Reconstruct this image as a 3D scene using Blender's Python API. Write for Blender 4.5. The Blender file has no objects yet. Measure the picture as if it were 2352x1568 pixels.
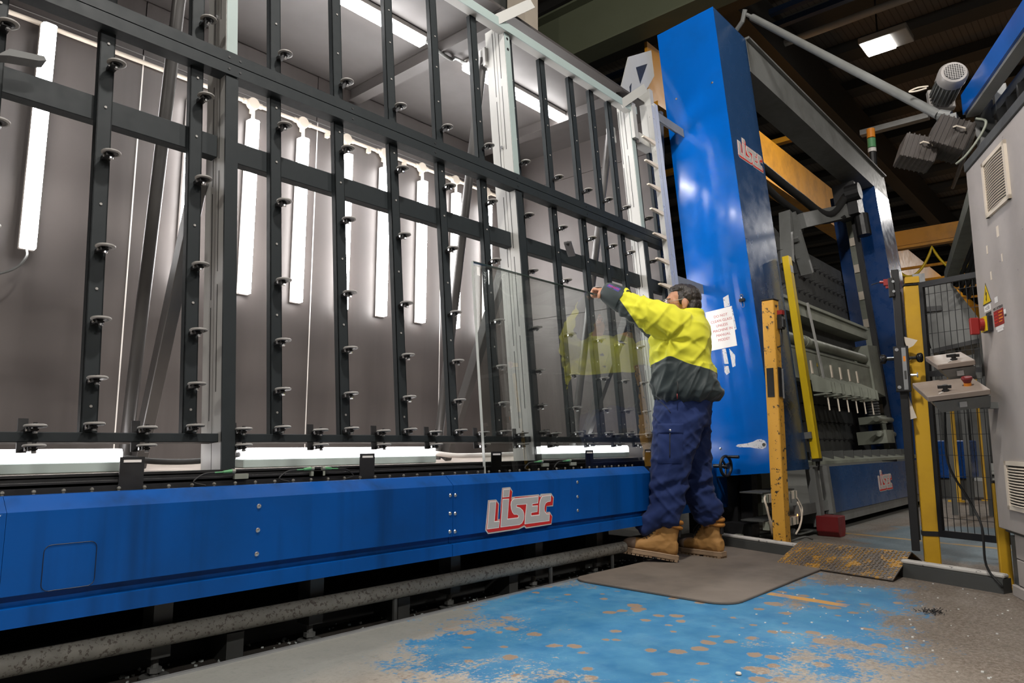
import bpy, bmesh, math, random
from mathutils import Vector, Matrix, noise
random.seed(7)
R = math.radians
S = bpy.context.scene
COL = S.collection

# ---------------------------------------------------------------- camera
cam_d = bpy.data.cameras.new('camera'); cam = bpy.data.objects.new('camera', cam_d); COL.objects.link(cam)
cam_d.sensor_width = 36.0; cam_d.lens = 25.102; cam_d.clip_start = 0.02; cam_d.clip_end = 200
cam.location = (0, 0, 0.70); cam.rotation_euler = (R(90 + 8.0176), 0, R(41.4753 - 90))
S.camera = cam

# ---------------------------------------------------------------- world, hall lamps, exposure
S.view_settings.view_transform = 'Standard'; S.view_settings.look = 'None'
S.view_settings.gamma = 1.0; S.view_settings.use_curve_mapping = False
S.view_settings.exposure = 0.0
W = bpy.data.worlds.new('world'); S.world = W; W.use_nodes = True
W.node_tree.nodes['Background'].inputs[0].default_value = (0.75, 0.85, 1.0, 1)
W.node_tree.nodes['Background'].inputs[1].default_value = 0.004

def hall_or_added_lamp(x, y, z, power, r=0.22, col=(1.0, 0.95, 0.89)):          # high-bay lamps of the hall, plus one added front lamp
    l = bpy.data.lights.new('hall_or_added_lamp', 'POINT'); l.energy = power; l.shadow_soft_size = r; l.color = col
    o = bpy.data.objects.new('hall_or_added_lamp', l); COL.objects.link(o); o.location = (x, y, z)
    return o
hall_or_added_lamp(1.25, 0.65, 5.0, 640, 0.13)
hall_or_added_lamp(-4.2, 0.65, 5.0, 360, 0.16)
hall_or_added_lamp(3.9, -0.9, 5.4, 170, 0.16)
hall_or_added_lamp(0.4, -5.2, 5.6, 620, 0.2)  # added front lamp, put in to brighten the pipe, trench and base
def down_lamp(x, y, z, power, size=0.45):                               # panel lamps shining straight down
    l = bpy.data.lights.new('panel_lamp', 'AREA'); l.energy = power; l.shape = 'SQUARE'; l.size = size; l.color = (1.0, 0.95, 0.89)
    o = bpy.data.objects.new('panel_lamp', l); COL.objects.link(o); o.location = (x, y, z)
down_lamp(11.75, 2.64, 6.88, 150)
down_lamp(1.6, -7.0, 7.0, 260); down_lamp(-4.0, -7.0, 7.0, 260); down_lamp(8.6, -3.5, 7.0, 60)
down_lamp(19.0, 0.0, 7.0, 300); down_lamp(28.0, 1.5, 7.0, 400)

# ---------------------------------------------------------------- helpers
WM = {}; ML = {}                           # world and local matrix of every object we create
T = R(5.2)                                 # the line leans back 5.2 degrees
W0 = 2.45 * math.cos(T) - 0.70 * math.sin(T)
NV = Vector((0, math.cos(T), -math.sin(T))); VV = Vector((0, math.sin(T), math.cos(T)))
LEAN = Matrix.Translation(NV * W0) @ Matrix.Rotation(-T, 4, 'X')     # machine frame: x along, y into the rack, z up the rack
def tag(o, label=None, cat=None, group=None, kind=None):
    if label: o['label'] = label
    if cat: o['category'] = cat
    if group: o['group'] = group
    if kind: o['kind'] = kind
    return o
def place(o, mat, parent=None):
    COL.objects.link(o); ML[o] = mat.copy()
    if parent is not None:
        o.parent = parent; o.matrix_local = mat; WM[o] = WM[parent] @ mat
    else:
        o.matrix_world = mat; WM[o] = mat.copy()
    return o
def thing(name, label, cat, loc=(0, 0, 0), group=None, frame=None, kind=None):
    o = bpy.data.objects.new(name, None); o.empty_display_size = 0.1
    m = Matrix.Translation(Vector(loc)) if frame is None else frame @ Matrix.Translation(Vector(loc))
    place(o, m); return tag(o, label, cat, group, kind)
def axes(d, up=Vector((0, 0, 1))):
    z = Vector(d).normalized()
    if abs(z.dot(up)) > 0.999: up = Vector((1, 0, 0))
    x = up.cross(z).normalized(); y = z.cross(x)
    return Matrix((x, y, z)).transposed()
class MB:
    """collects shapes and links them as ONE mesh object; coordinates are in world space, or in frame F"""
    def __init__(s, F=None):
        s.bm = bmesh.new(); s.F = F; s.mi = 0
    def _f(s, vs):
        try:
            f = s.bm.faces.new(vs); f.material_index = s.mi; return f
        except ValueError: return None
    def box(s, x0, x1, y0, y1, z0, z1, M=None):
        c = [Vector((x, y, z)) for x in (x0, x1) for y in (y0, y1) for z in (z0, z1)]
        if M is not None: c = [M @ v for v in c]
        v = [s.bm.verts.new(p) for p in c]
        for i in ((0, 1, 3, 2), (4, 6, 7, 5), (0, 4, 5, 1), (2, 3, 7, 6), (0, 2, 6, 4), (1, 5, 7, 3)): s._f([v[k] for k in i])
        return s
    def bar(s, p, q, a, b, up=(0, 0, 1)):                 # rectangular bar a (sideways) x b (upwards)
        p, q = Vector(p), Vector(q); m = axes(q - p, Vector(up)).to_4x4(); m.translation = p
        return s.box(-a / 2, a / 2, -b / 2, b / 2, 0, (q - p).length, m)
    def cyl(s, p, q, r, r2=None, n=12, cap=True):
        p, q = Vector(p), Vector(q); m = axes(q - p); r2 = r if r2 is None else r2
        A = []; B = []
        for i in range(n):
            d = m @ Vector((math.cos(i * 2 * math.pi / n), math.sin(i * 2 * math.pi / n), 0))
            A.append(s.bm.verts.new(p + d * r)); B.append(s.bm.verts.new(q + d * r2))
        for i in range(n): s._f([A[i], A[(i + 1) % n], B[(i + 1) % n], B[i]])
        if cap: s._f(A[::-1]); s._f(B)
        return s
    def tube(s, pts, r, n=8, cap=True, closed=False):
        pts = [Vector(p) for p in pts]; rings = []; N = len(pts)
        rr = r if isinstance(r, (list, tuple)) else [r] * N
        x = None
        for i, p in enumerate(pts):
            if closed: d = pts[(i + 1) % N] - pts[i - 1]
            else: d = pts[min(i + 1, N - 1)] - pts[max(i - 1, 0)]
            d.normalize()
            if x is None: x = axes(d) @ Vector((1, 0, 0))
            x = (x - d * x.dot(d)).normalized(); y = d.cross(x)
            rings.append([s.bm.verts.new(p + (x * math.cos(k * 2 * math.pi / n) + y * math.sin(k * 2 * math.pi / n)) * rr[i]) for k in range(n)])
        L = N if closed else N - 1
        for i in range(L):
            a, b = rings[i], rings[(i + 1) % N]
            for k in range(n): s._f([a[k], a[(k + 1) % n], b[(k + 1) % n], b[k]])
        if cap and not closed: s._f(rings[0][::-1]); s._f(rings[-1])
        return s
    def prism(s, poly, M, d):                              # polygon in the xy plane of M, pushed d along z
        a = [s.bm.verts.new(M @ Vector((x, y, 0))) for x, y in poly]
        if d == 0: s._f(a); return s
        b = [s.bm.verts.new(M @ Vector((x, y, d))) for x, y in poly]; n = len(a)
        s._f(a[::-1]); s._f(b)
        for i in range(n): s._f([a[i], a[(i + 1) % n], b[(i + 1) % n], b[i]])
        return s
    def lathe(s, prof, p, axis, n=16, arc=None):           # profile (r, h) about an axis
        m = axes(axis); p = Vector(p); rings = []
        for r, h in prof:
            rings.append([s.bm.verts.new(p + m @ Vector((r * math.cos(k * 2 * math.pi / n), r * math.sin(k * 2 * math.pi / n), h))) for k in range(n)])
        for a, b in zip(rings, rings[1:]):
            for k in range(n): s._f([a[k], a[(k + 1) % n], b[(k + 1) % n], b[k]])
        if prof[0][0] > 1e-5: s._f(rings[0][::-1])
        if prof[-1][0] > 1e-5: s._f(rings[-1])
        return s
    def torus(s, c, axis, R0, r, n=24, k=8, sq=1.0):
        m = axes(axis); c = Vector(c); rings = []
        for i in range(n):
            a = i * 2 * math.pi / n
            rings.append([s.bm.verts.new(c + m @ Vector(((R0 + r * math.cos(b)) * math.cos(a), (R0 + r * math.cos(b)) * math.sin(a), r * sq * math.sin(b)))) for b in [j * 2 * math.pi / k for j in range(k)]])
        for i in range(n):
            a, b = rings[i], rings[(i + 1) % n]
            for j in range(k): s._f([a[j], b[j], b[(j + 1) % k], a[(j + 1) % k]])
        return s
    def grid(s, fn, nu, nv):
        v = [[s.bm.verts.new(fn(i / nu, j / nv)) for j in range(nv + 1)] for i in range(nu + 1)]
        for i in range(nu):
            for j in range(nv): s._f([v[i][j], v[i + 1][j], v[i + 1][j + 1], v[i][j + 1]])
        return s
    def build(s, name, mat, parent=None, smooth=False, bevel=0, origin=None, seg=1):
        bm = s.bm
        if s.F is not None: bmesh.ops.transform(bm, matrix=s.F, verts=bm.verts)     # to world
        bmesh.ops.recalc_face_normals(bm, faces=bm.faces)
        if bevel: bmesh.ops.bevel(bm, geom=list(bm.edges), offset=bevel, segments=seg, affect='EDGES', clamp_overlap=True)
        if parent is not None:
            Mw = WM[parent]
            loc = Matrix.Identity(4)
            if origin is not None: loc = Matrix.Translation(Mw.inverted() @ Vector(origin))
            inv = (Mw @ loc).inverted()
        else:
            if origin is None and len(bm.verts):
                xs = [v.co.x for v in bm.verts]; ys = [v.co.y for v in bm.verts]
                origin = ((min(xs) + max(xs)) / 2, (min(ys) + max(ys)) / 2, min(v.co.z for v in bm.verts))
            loc = Matrix.Translation(Vector(origin or (0, 0, 0))); inv = loc.inverted()
        bmesh.ops.transform(bm, matrix=inv, verts=bm.verts)
        if smooth:
            for f in bm.faces: f.smooth = True
        me = bpy.data.meshes.new(name); bm.to_mesh(me); bm.free()
        if smooth == 'auto' or (smooth and smooth is not True):
            me.set_sharp_from_angle(angle=R(40))
        for m in (mat if isinstance(mat, (list, tuple)) else [mat]): me.materials.append(m)
        return place(bpy.data.objects.new(name, me), loc, parent)
def copy_of(o, parent, mat):                               # same mesh, new place (mat in the parent's frame)
    c = o.copy(); place(c, mat, parent); return c
def lmat(x, y, z): return Matrix.Translation(Vector((x, y, z)))
def smooth_path(pts, n=6):                                 # Catmull-Rom
    P = [Vector(p) for p in pts]; P = [P[0] * 2 - P[1]] + P + [P[-1] * 2 - P[-2]]; out = []
    for i in range(1, len(P) - 2):
        for k in range(n):
            t = k / n; a, b, c, d = P[i - 1], P[i], P[i + 1], P[i + 2]
            out.append(0.5 * ((2 * b) + (c - a) * t + (2 * a - 5 * b + 4 * c - d) * t * t + (3 * b - a - 3 * c + d) * t ** 3))
    out.append(P[-2]); return out

# ---------------------------------------------------------------- materials
class NT:
    def __init__(s, name):
        s.m = bpy.data.materials.new(name); s.m.use_nodes = True; s.t = s.m.node_tree; s.b = s.t.nodes['Principled BSDF']
        s.out = s.t.nodes['Material Output']
    def n(s, typ, **kw):
        nd = s.t.nodes.new(typ)
        for k, v in kw.items(): setattr(nd, k, v)
        return nd
    def l(s, a, b): s.t.links.new(a, b)
    def coord(s, kind='Object'):
        if not hasattr(s, '_tc'): s._tc = s.n('ShaderNodeTexCoord')
        return s._tc.outputs[kind]
    def world(s):
        if not hasattr(s, '_geo'): s._geo = s.n('ShaderNodeNewGeometry')
        return s._geo.outputs['Position']
    def noise(s, scale, detail=4, rough=0.55, vec=None, stretch=None):
        v = vec if vec is not None else s.world()
        if stretch:
            mp = s.n('ShaderNodeMapping'); mp.inputs['Scale'].default_value = stretch; s.l(v, mp.inputs[0]); v = mp.outputs[0]
        nd = s.n('ShaderNodeTexNoise'); nd.inputs['Scale'].default_value = scale; nd.inputs['Detail'].default_value = detail
        nd.inputs['Roughness'].default_value = rough; s.l(v, nd.inputs['Vector']); return nd.outputs['Fac']
    def ramp(s, fac, stops):
        nd = s.n('ShaderNodeValToRGB'); cr = nd.color_ramp
        while len(cr.elements) < len(stops): cr.elements.new(0.5)
        for e, (p, c) in zip(cr.elements, stops):
            e.position = p; e.color = (c, c, c, 1) if isinstance(c, (int, float)) else (*c, 1)
        s.l(fac, nd.inputs[0]); return nd.outputs[0]
    def mix(s, fac, a, b, blend='MIX'):
        nd = s.n('ShaderNodeMix', data_type='RGBA', blend_type=blend)
        for sock, v in ((nd.inputs[0], fac), (nd.inputs[6], a), (nd.inputs[7], b)):
            if isinstance(v, (int, float)): sock.default_value = v
            elif isinstance(v, tuple): sock.default_value = (*v, 1)
            else: s.l(v, sock)
        return nd.outputs[2]
    def math(s, op, a, b=None, c=None):
        nd = s.n('ShaderNodeMath', operation=op)
        for i, v in enumerate((a, b, c)):
            if v is None: continue
            if isinstance(v, (int, float)): nd.inputs[i].default_value = v
            else: s.l(v, nd.inputs[i])
        return nd.outputs[0]
    def bump(s, h, strength=0.2, dist=0.01):
        nd = s.n('ShaderNodeBump'); nd.inputs['Strength'].default_value = strength; nd.inputs['Distance'].default_value = dist
        s.l(h, nd.inputs['Height']); s.l(nd.outputs[0], s.b.inputs['Normal'])
    def set(s, **kw):
        for k, v in kw.items():
            k = {'color': 'Base Color', 'rough': 'Roughness', 'metal': 'Metallic', 'ior': 'IOR', 'coat': 'Coat Weight', 'spec': 'Specular IOR Level',
                 'emit': 'Emission Color', 'power': 'Emission Strength', 'alpha': 'Alpha', 'trans': 'Transmission Weight', 'sheen': 'Sheen Weight'}.get(k, k)
            i = s.b.inputs[k]
            if isinstance(v, (int, float)): i.default_value = v
            elif isinstance(v, tuple): i.default_value = (*v, 1) if len(v) == 3 else v
            else: s.l(v, i)
        return s
def paint(name, col, rough=0.45, metal=0.0, var=0.12, scale=6, wear=None, wear_amt=0.62, wear_scale=25, bump=0.0, spec=0.5, streak=None, grime=None):
    k = NT(name)
    c = k.mix(k.noise(scale), tuple(x * (1 - var) for x in col), tuple(min(1, x * (1 + var)) for x in col))
    if streak: c = k.mix(k.ramp(k.noise(9, 3, 0.6, stretch=(1, 1, 0.06)), [(0.5, 0.0), (0.72, streak[1])]), c, streak[0])
    if grime: c = k.mix(k.ramp(k.noise(2.2, 6, 0.65), [(0.46, 0.0), (0.75, grime[1])]), c, grime[0])
    if wear: c = k.mix(k.ramp(k.noise(wear_scale, 5, 0.7), [(wear_amt, 0.0), (wear_amt + 0.03, 1.0)]), c, wear)
    k.set(color=c, metal=metal, spec=spec, rough=k.ramp(k.noise(scale * 3), [(0.3, max(0, rough - 0.07)), (0.7, min(1, rough + 0.07))]))
    if bump: k.bump(k.noise(scale * 12), bump, 0.004)
    return k.m
def flat(name, col, rough=0.5, metal=0.0, **kw):
    return NT(name).set(color=col, rough=rough, metal=metal, **kw).m
def emis(name, col, power):
    return NT(name).set(color=(0.9, 0.9, 0.9), emit=col, power=power).m
# ---------------------------------------------------------------- shared materials
def floor_mat():
    k = NT('concrete_floor'); P = k.world()
    sep = k.n('ShaderNodeSeparateXYZ'); k.l(P, sep.inputs[0]); X, Y = sep.outputs[0], sep.outputs[1]
    n1 = k.noise(1.1, 6, 0.62); n2 = k.noise(7, 6, 0.7); n3 = k.noise(60, 4, 0.7); n4 = k.noise(2.6, 5, 0.6)
    base = k.mix(k.ramp(n1, [(0.35, 0.0), (0.65, 1.0)]), (0.30, 0.25, 0.20), (0.40, 0.37, 0.32))
    base = k.mix(k.ramp(n4, [(0.5, 0.0), (0.68, 0.7)]), base, (0.19, 0.165, 0.14))
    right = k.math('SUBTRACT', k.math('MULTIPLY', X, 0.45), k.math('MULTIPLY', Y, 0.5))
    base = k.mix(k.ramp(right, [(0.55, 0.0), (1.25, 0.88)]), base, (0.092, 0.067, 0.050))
    base = k.mix(k.ramp(n3, [(0.42, 0.0), (0.60, 0.3)]), base, (0.40, 0.36, 0.31), 'MIX')
    base = k.mix(k.ramp(k.noise(28, 3, 0.6), [(0.58, 0.0), (0.70, 0.6)]), base, (0.13, 0.12, 0.10))
    base = k.mix(k.ramp(k.noise(75, 4, 0.7), [(0.52, 0.0), (0.64, 0.42)]), base, (0.15, 0.135, 0.115))
    base = k.mix(k.ramp(k.noise(140, 3, 0.6), [(0.55, 0.0), (0.66, 0.3)]), base, (0.42, 0.39, 0.34))
    edge = k.ramp(k.math('ADD', Y, k.math('MULTIPLY', n4, 0.9)), [(2.25, 0.0)] if False else [(0.0, 0.0), (1.0, 1.0)])
    grey = k.mix(k.ramp(k.math('SUBTRACT', k.math('ADD', Y, k.math('MULTIPLY', n1, 0.9)), 2.05), [(0.1, 0.0), (0.45, 0.8)]), base, (0.17, 0.18, 0.17))
    def ell(cx, cy, rx, ry, amp):
        a = k.math('POWER', k.math('ABSOLUTE', k.math('DIVIDE', k.math('SUBTRACT', X, cx), rx)), 2.4)
        b = k.math('POWER', k.math('ABSOLUTE', k.math('DIVIDE', k.math('SUBTRACT', Y, cy), ry)), 2.4)
        d = k.math('ADD', a, b)
        return k.math('ADD', d, k.math('MULTIPLY', k.math('SUBTRACT', n4, 0.5), amp))
    d = k.math('ADD', ell(2.75, 1.52, 1.25, 0.80, 3.2), k.math('MULTIPLY', k.math('SUBTRACT', n3, 0.5), 2.4))
    m1 = k.ramp(k.math('ADD', d, k.math('MULTIPLY', k.math('SUBTRACT', n2, 0.5), 1.8)), [(0.70, 1.0), (1.0, 0.0)])
    vor = k.n('ShaderNodeTexVoronoi', feature='F1'); vor.inputs['Scale'].default_value = 10.5; vor.inputs['Randomness'].default_value = 1.0
    k.l(k.mix(0.06, P, k.n('ShaderNodeTexNoise').outputs['Color']), vor.inputs['Vector'])
    chip = k.ramp(k.math('ADD', vor.outputs['Distance'], k.math('ADD', k.math('MULTIPLY', k.math('SUBTRACT', n2, 0.5), 0.9), k.math('MULTIPLY', k.math('SUBTRACT', n4, 0.5), -1.0))), [(0.22, 1.0), (0.27, 0.0)])
    grey = k.mix(k.math('MULTIPLY', chip, m1), grey, (0.25, 0.185, 0.135))
    m1 = k.math('MULTIPLY', m1, k.math('SUBTRACT', 1.0, chip))
    blue = k.mix(k.ramp(n2, [(0.35, 0.0), (0.7, 1.0)]), (0.022, 0.145, 0.31), (0.06, 0.22, 0.37))
    blue = k.mix(k.ramp(k.noise(3.1, 5, 0.7), [(0.5, 0.0), (0.75, 0.55)]), blue, (0.13, 0.30, 0.43))
    c = k.mix(m1, grey, blue)
    d2 = k.math('ADD', ell(6.1, 0.8, 1.15, 1.0, 1.4), k.math('MULTIPLY', k.math('SUBTRACT', n2, 0.5), 1.0))
    m2 = k.ramp(d2, [(0.7, 0.6), (1.0, 0.0)])
    c = k.mix(m2, c, k.mix(n2, (0.045, 0.13, 0.19), (0.09, 0.17, 0.22)))
    # worn yellow walkway lines
    def line(x, slope, y0, half, ya, yb, amt):
        lx = k.math('SUBTRACT', X, k.math('ADD', k.math('MULTIPLY', k.math('SUBTRACT', Y, y0), slope), x))
        a = k.ramp(k.math('ABSOLUTE', lx), [(half, amt), (half + 0.008, 0.0)])
        b = k.math('MULTIPLY', k.math('GREATER_THAN', Y, ya), k.math('LESS_THAN', Y, yb))
        return k.math('MULTIPLY', k.math('MULTIPLY', a, b), k.ramp(n2, [(0.36, 0.25), (0.52, 1.0)]))
    c = k.mix(line(3.38, 0.08, 1.2, 0.028, 1.04, 1.40, 0.9), c, (0.55, 0.27, 0.035))
    c = k.mix(line(5.89, 0.174, 1.28, 0.03, -2.0, 2.0, 0.75), c, (0.42, 0.25, 0.05))
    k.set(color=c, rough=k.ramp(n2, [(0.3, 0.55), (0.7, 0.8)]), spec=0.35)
    k.bump(n3, 0.25, 0.004)
    return k.m
M = {}
M['floor'] = floor_mat()
M['blue'] = paint('blue_machine_paint', (0.0005, 0.066, 0.29), 0.42, spec=0.2, var=0.10, scale=3, wear=(0.5, 0.55, 0.6), wear_amt=0.735, wear_scale=30,
                  streak=((0.001, 0.028, 0.11), 0.7), grime=((0.002, 0.042, 0.16), 0.6))
M['blue_gloss'] = paint('blue_column_paint', (0.0005, 0.10, 0.45), 0.15, var=0.05, scale=2, grime=((0.003, 0.07, 0.26), 0.5), wear=(0.6, 0.7, 0.8), wear_amt=0.78, wear_scale=22)
M['blue_dark'] = paint('dark_blue_paint', (0.006, 0.06, 0.26), 0.28, var=0.1, scale=4)
M['blue_metal'] = paint('blue_grey_panel', (0.012, 0.066, 0.20), 0.26, 0.2, var=0.1, scale=3, spec=0.8)
M['blue_greyed'] = paint('reflection_greyed_blue', (0.020, 0.062, 0.16), 0.25, 0.1, var=0.08, scale=3, spec=0.7)  # column blue greyed and darkened in its colour to imitate reflections
M['blue_shaded'] = paint('shade_darkened_blue', (0.002, 0.034, 0.14), 0.3, var=0.1, scale=4)  # machine blue darkened in its colour for the shade on the far column
M['dark'] = paint('dark_rack_steel', (0.016, 0.020, 0.022), 0.55, var=0.12, scale=8, spec=0.22)
M['black'] = paint('black_steel', (0.012, 0.012, 0.013), 0.45, var=0.2, scale=9)
M['black_rubber'] = flat('black_rubber', (0.012, 0.012, 0.012), 0.7)
M['light'] = paint('pale_grey_paint', (0.345, 0.345, 0.33), 0.42, var=0.08, scale=5, wear=(0.2, 0.2, 0.2), wear_amt=0.73)
M['teal'] = paint('grey_green_paint', (0.27, 0.33, 0.32), 0.42, var=0.08, scale=5, wear=(0.08, 0.1, 0.1), wear_amt=0.72)
M['grey'] = paint('grey_steel', (0.16, 0.165, 0.16), 0.45, var=0.14, scale=5, grime=((0.07, 0.07, 0.06), 0.6))
M['grey_green'] = paint('grey_green_machine', (0.235, 0.25, 0.205), 0.5, var=0.14, scale=5, grime=((0.08, 0.085, 0.07), 0.6))
M['darkgrey'] = paint('dark_grey_steel', (0.06, 0.062, 0.06), 0.5, var=0.2, scale=5)
M['galv'] = paint('galvanised_steel', (0.42, 0.43, 0.44), 0.35, 0.7, var=0.18, scale=9)
M['chrome'] = flat('bright_steel', (0.62, 0.63, 0.64), 0.22, 0.9)
M['alu'] = paint('aluminium_profile', (0.62, 0.62, 0.60), 0.32, 0.5, var=0.06, scale=5)
M['white'] = flat('white_plastic', (0.72, 0.69, 0.66), 0.5)
M['cream'] = paint('cream_plastic', (0.68, 0.60, 0.50), 0.5, var=0.06, scale=8)
M['tyre'] = flat('grey_white_tyre', (0.27, 0.26, 0.245), 0.5)
M['taupe'] = paint('brown_formply', (0.064, 0.0545, 0.0510), 0.52, var=0.10, scale=1.6, wear=(0.17, 0.15, 0.14), wear_amt=0.77, wear_scale=7, streak=((0.046, 0.038, 0.035), 0.5))
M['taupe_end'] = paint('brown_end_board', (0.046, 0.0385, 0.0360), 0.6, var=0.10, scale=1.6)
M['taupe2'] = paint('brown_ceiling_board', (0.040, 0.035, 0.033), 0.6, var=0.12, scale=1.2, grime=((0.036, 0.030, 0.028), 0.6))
M['led'] = emis('led_diffuser', (1.0, 0.975, 0.965), 40.0)
M['led_floor'] = emis('led_diffuser_low', (1.0, 0.97, 0.975), 9.0)
M['led_hall'] = emis('hall_led_panel', (1.0, 0.96, 0.92), 25.0)
M['yellow'] = paint('yellow_post_paint', (0.62, 0.36, 0.018), 0.45, var=0.08, scale=6, wear=(0.03, 0.03, 0.025), wear_amt=0.70, wear_scale=34, grime=((0.33, 0.17, 0.01), 0.5))
M['yellow_worn'] = paint('worn_yellow_paint', (0.66, 0.34, 0.045), 0.5, var=0.08, scale=6, wear=(0.025, 0.022, 0.02), wear_amt=0.585, wear_scale=30, grime=((0.4, 0.2, 0.03), 0.4))
M['yellow_clean'] = paint('yellow_gloss', (0.66, 0.46, 0.01), 0.35, var=0.05, scale=4, wear=(0.12, 0.09, 0.01), wear_amt=0.74)
M['crane'] = paint('crane_yellow', (0.55, 0.24, 0.012), 0.5, var=0.1, scale=2, grime=((0.2, 0.09, 0.01), 0.7))
M['olive'] = paint('olive_girder', (0.085, 0.095, 0.058), 0.6, var=0.08, scale=1.5)
M['roof'] = None
M['red'] = flat('red_plastic', (0.27, 0.014, 0.012), 0.45)
M['darkred'] = paint('dark_red_paint', (0.16, 0.010, 0.012), 0.45, var=0.1, scale=6)
M['orange'] = flat('orange_plastic', (0.75, 0.25, 0.02), 0.5)
M['orange_on'] = emis('orange_indicator', (1.0, 0.25, 0.03), 4.0)
M['copper'] = paint('orange_pipe', (0.22, 0.055, 0.015), 0.5)
M['cabinet'] = paint('grey_cabinet_paint', (0.40, 0.365, 0.345), 0.5, var=0.06, scale=2, wear=(0.05, 0.045, 0.04), wear_amt=0.69, wear_scale=24, grime=((0.26, 0.235, 0.22), 0.55))
M['paper'] = flat('white_paper', (0.80, 0.79, 0.78), 0.35)
M['ink_red'] = flat('red_ink', (0.45, 0.06, 0.06), 0.6)
M['ink'] = flat('black_ink', (0.02, 0.02, 0.02), 0.6)
M['green'] = flat('green_plastic', (0.10, 0.30, 0.13), 0.5)
M['logo_grey'] = paint('logo_pale_grey', (0.42, 0.40, 0.385), 0.45, var=0.08, scale=20, wear=(0.08, 0.08, 0.09), wear_amt=0.70, wear_scale=60)
M['logo_edge'] = flat('logo_edge_grey', (0.46, 0.45, 0.42), 0.5)
M['logo_white'] = flat('logo_white', (0.80, 0.74, 0.70), 0.45)
M['logo_red'] = flat('logo_red', (0.52, 0.018, 0.018), 0.45)
M['mat'] = paint('rubber_floor_mat', (0.155, 0.128, 0.105), 0.8, var=0.22, scale=2.5, grime=((0.065, 0.055, 0.046), 0.8), bump=0.2)
M['rust'] = paint('rusty_pipe', (0.17, 0.165, 0.145), 0.65, var=0.3, scale=22, wear=(0.07, 0.06, 0.05), wear_amt=0.55, wear_scale=70, bump=0.3)
M['dirt'] = paint('dark_debris', (0.045, 0.038, 0.032), 0.9, var=0.4, scale=14, bump=0.6)
# ================================================================ SETTING
# floor: one slab with the trench along the line
b = MB(); A, Bx = -9.0, 44.0
for x0, x1, y0, y1, z in ((A, Bx, -14, 2.285, 0.0), (A, 4.7, 2.285, 6.0, -0.06), (4.7, Bx, 2.285, 6.0, 0.0), (A, Bx, 6.0, 16, 0.0)):
    v = [b.bm.verts.new(p) for p in ((x0, y0, z), (x1, y0, z), (x1, y1, z), (x0, y1, z))]; b._f(v)
for p in (((A, 2.285, 0), (4.7, 2.285, 0), (4.7, 2.285, -.06), (A, 2.285, -.06)), ((4.7, 2.285, 0), (4.7, 6, 0), (4.7, 6, -.06), (4.7, 2.285, -.06))):
    b._f([b.bm.verts.new(q) for q in p])
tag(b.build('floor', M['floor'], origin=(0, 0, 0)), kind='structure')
b = MB(); b.box(-9, 4.66, 2.292, 5.9, -0.0595, -0.050)
tag(b.build('trim_1', M['dirt']), kind='structure')          # dirt-covered bottom of the trench
b = MB(); b.box(-9, 3.35, 2.268, 2.286, -0.05, 0.006)
tag(b.build('trim_2', M['galv']), kind='structure')          # steel angle along the trench

# hall: walls, roof sheets, purlins, girders
k = NT('hall_wall'); k.set(color=(0.05, 0.047, 0.043), rough=0.8); hall = k.m
HX = 44
b = MB(); b.box(HX - .2, HX, -14, 16, 0, 8.4); tag(b.build('wall_far', hall), kind='structure')
b = MB(); b.box(-9, HX, 15.8, 16, 0, 8.4); tag(b.build('wall_left', hall), kind='structure')
b = MB(); b.box(-9, HX, -14.2, -14, 0, 8.4); tag(b.build('wall_right', hall), kind='structure')
b = MB(); b.box(-9.2, -9, -14, 16, 0, 8.4); tag(b.build('wall_behind', hall), kind='structure')
k = NT('roof_sheet'); wv = k.n('ShaderNodeTexWave', wave_type='BANDS', bands_direction='Y'); wv.inputs['Scale'].default_value = 3.2
k.l(k.world(), wv.inputs[0])
c = k.mix(k.ramp(wv.outputs[0], [(0.0, 0.0), (0.12, 1.0)]), (0.045, 0.04, 0.034), (0.115, 0.10, 0.084))
c = k.mix(k.ramp(k.noise(0.9, 5, 0.6), [(0.4, 0.0), (0.7, 0.6)]), c, (0.07, 0.06, 0.052)); k.set(color=c, rough=0.7); M['roof'] = k.m
b = MB(); b.box(-9, HX, -14, 16, 8.0, 8.1); roof = tag(b.build('ceiling', M['roof']), kind='structure')
def roof_part(name, mat, *boxes, **kw):
    b = MB()
    for bx in boxes: b.box(*bx)
    return b.build(name, mat, roof, **kw)
M['purlin'] = flat('dark_purlin', (0.028, 0.027, 0.024), 0.7)
for i in range(20):                                          # dark purlins under the sheets
    x = 8.6 + i * 1.55
    roof_part('purlin', M['purlin'], (x, x + 0.42, -13, 15, 7.80, 7.99), (x + 0.42, x + 0.60, -13, 15, 7.93, 7.99))
for x, z, w, h, m in ((7.6, 5.98, 0.34, 0.80, 'olive'), (5.9, 6.95, 0.30, 0.70, 'olive'), (8.6, 6.5, 0.3, 0.5, 'purlin')):
    g = roof_part('girder', M[m], (x - 0.02, x + 0.02, -12, 14.5, z + 0.03, z + h - 0.03))
    bb = MB(); bb.box(x - w / 2, x + w / 2, -12, 14.5, z, z + 0.03); bb.build('flange', M[m], g)
    bb = MB(); bb.box(x - w / 2, x + w / 2, -12, 14.5, z + h - 0.03, z + h); bb.build('flange', M[m], g)
roof_part('beam', M['purlin'], (6.5, 43, 3.95, 4.25, 7.0, 7.75))      # dark beam along the line
g = roof_part('crane_rail', M['crane'], (8.0, 43, 4.62, 4.66, 5.2, 6.1))
bb = MB(); bb.box(8.0, 43, 4.48, 4.80, 5.14, 5.2); bb.build('flange', M['crane'], g)
g = roof_part('crane_bridge', M['crane'], (18.0, 18.3, -6, 4.4, 5.2, 5.55))
bb = MB(); bb.box(17.8, 18.0, -6, 4.4, 5.08, 5.14); bb.build('cable_rail', M['crane'], g)
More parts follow.
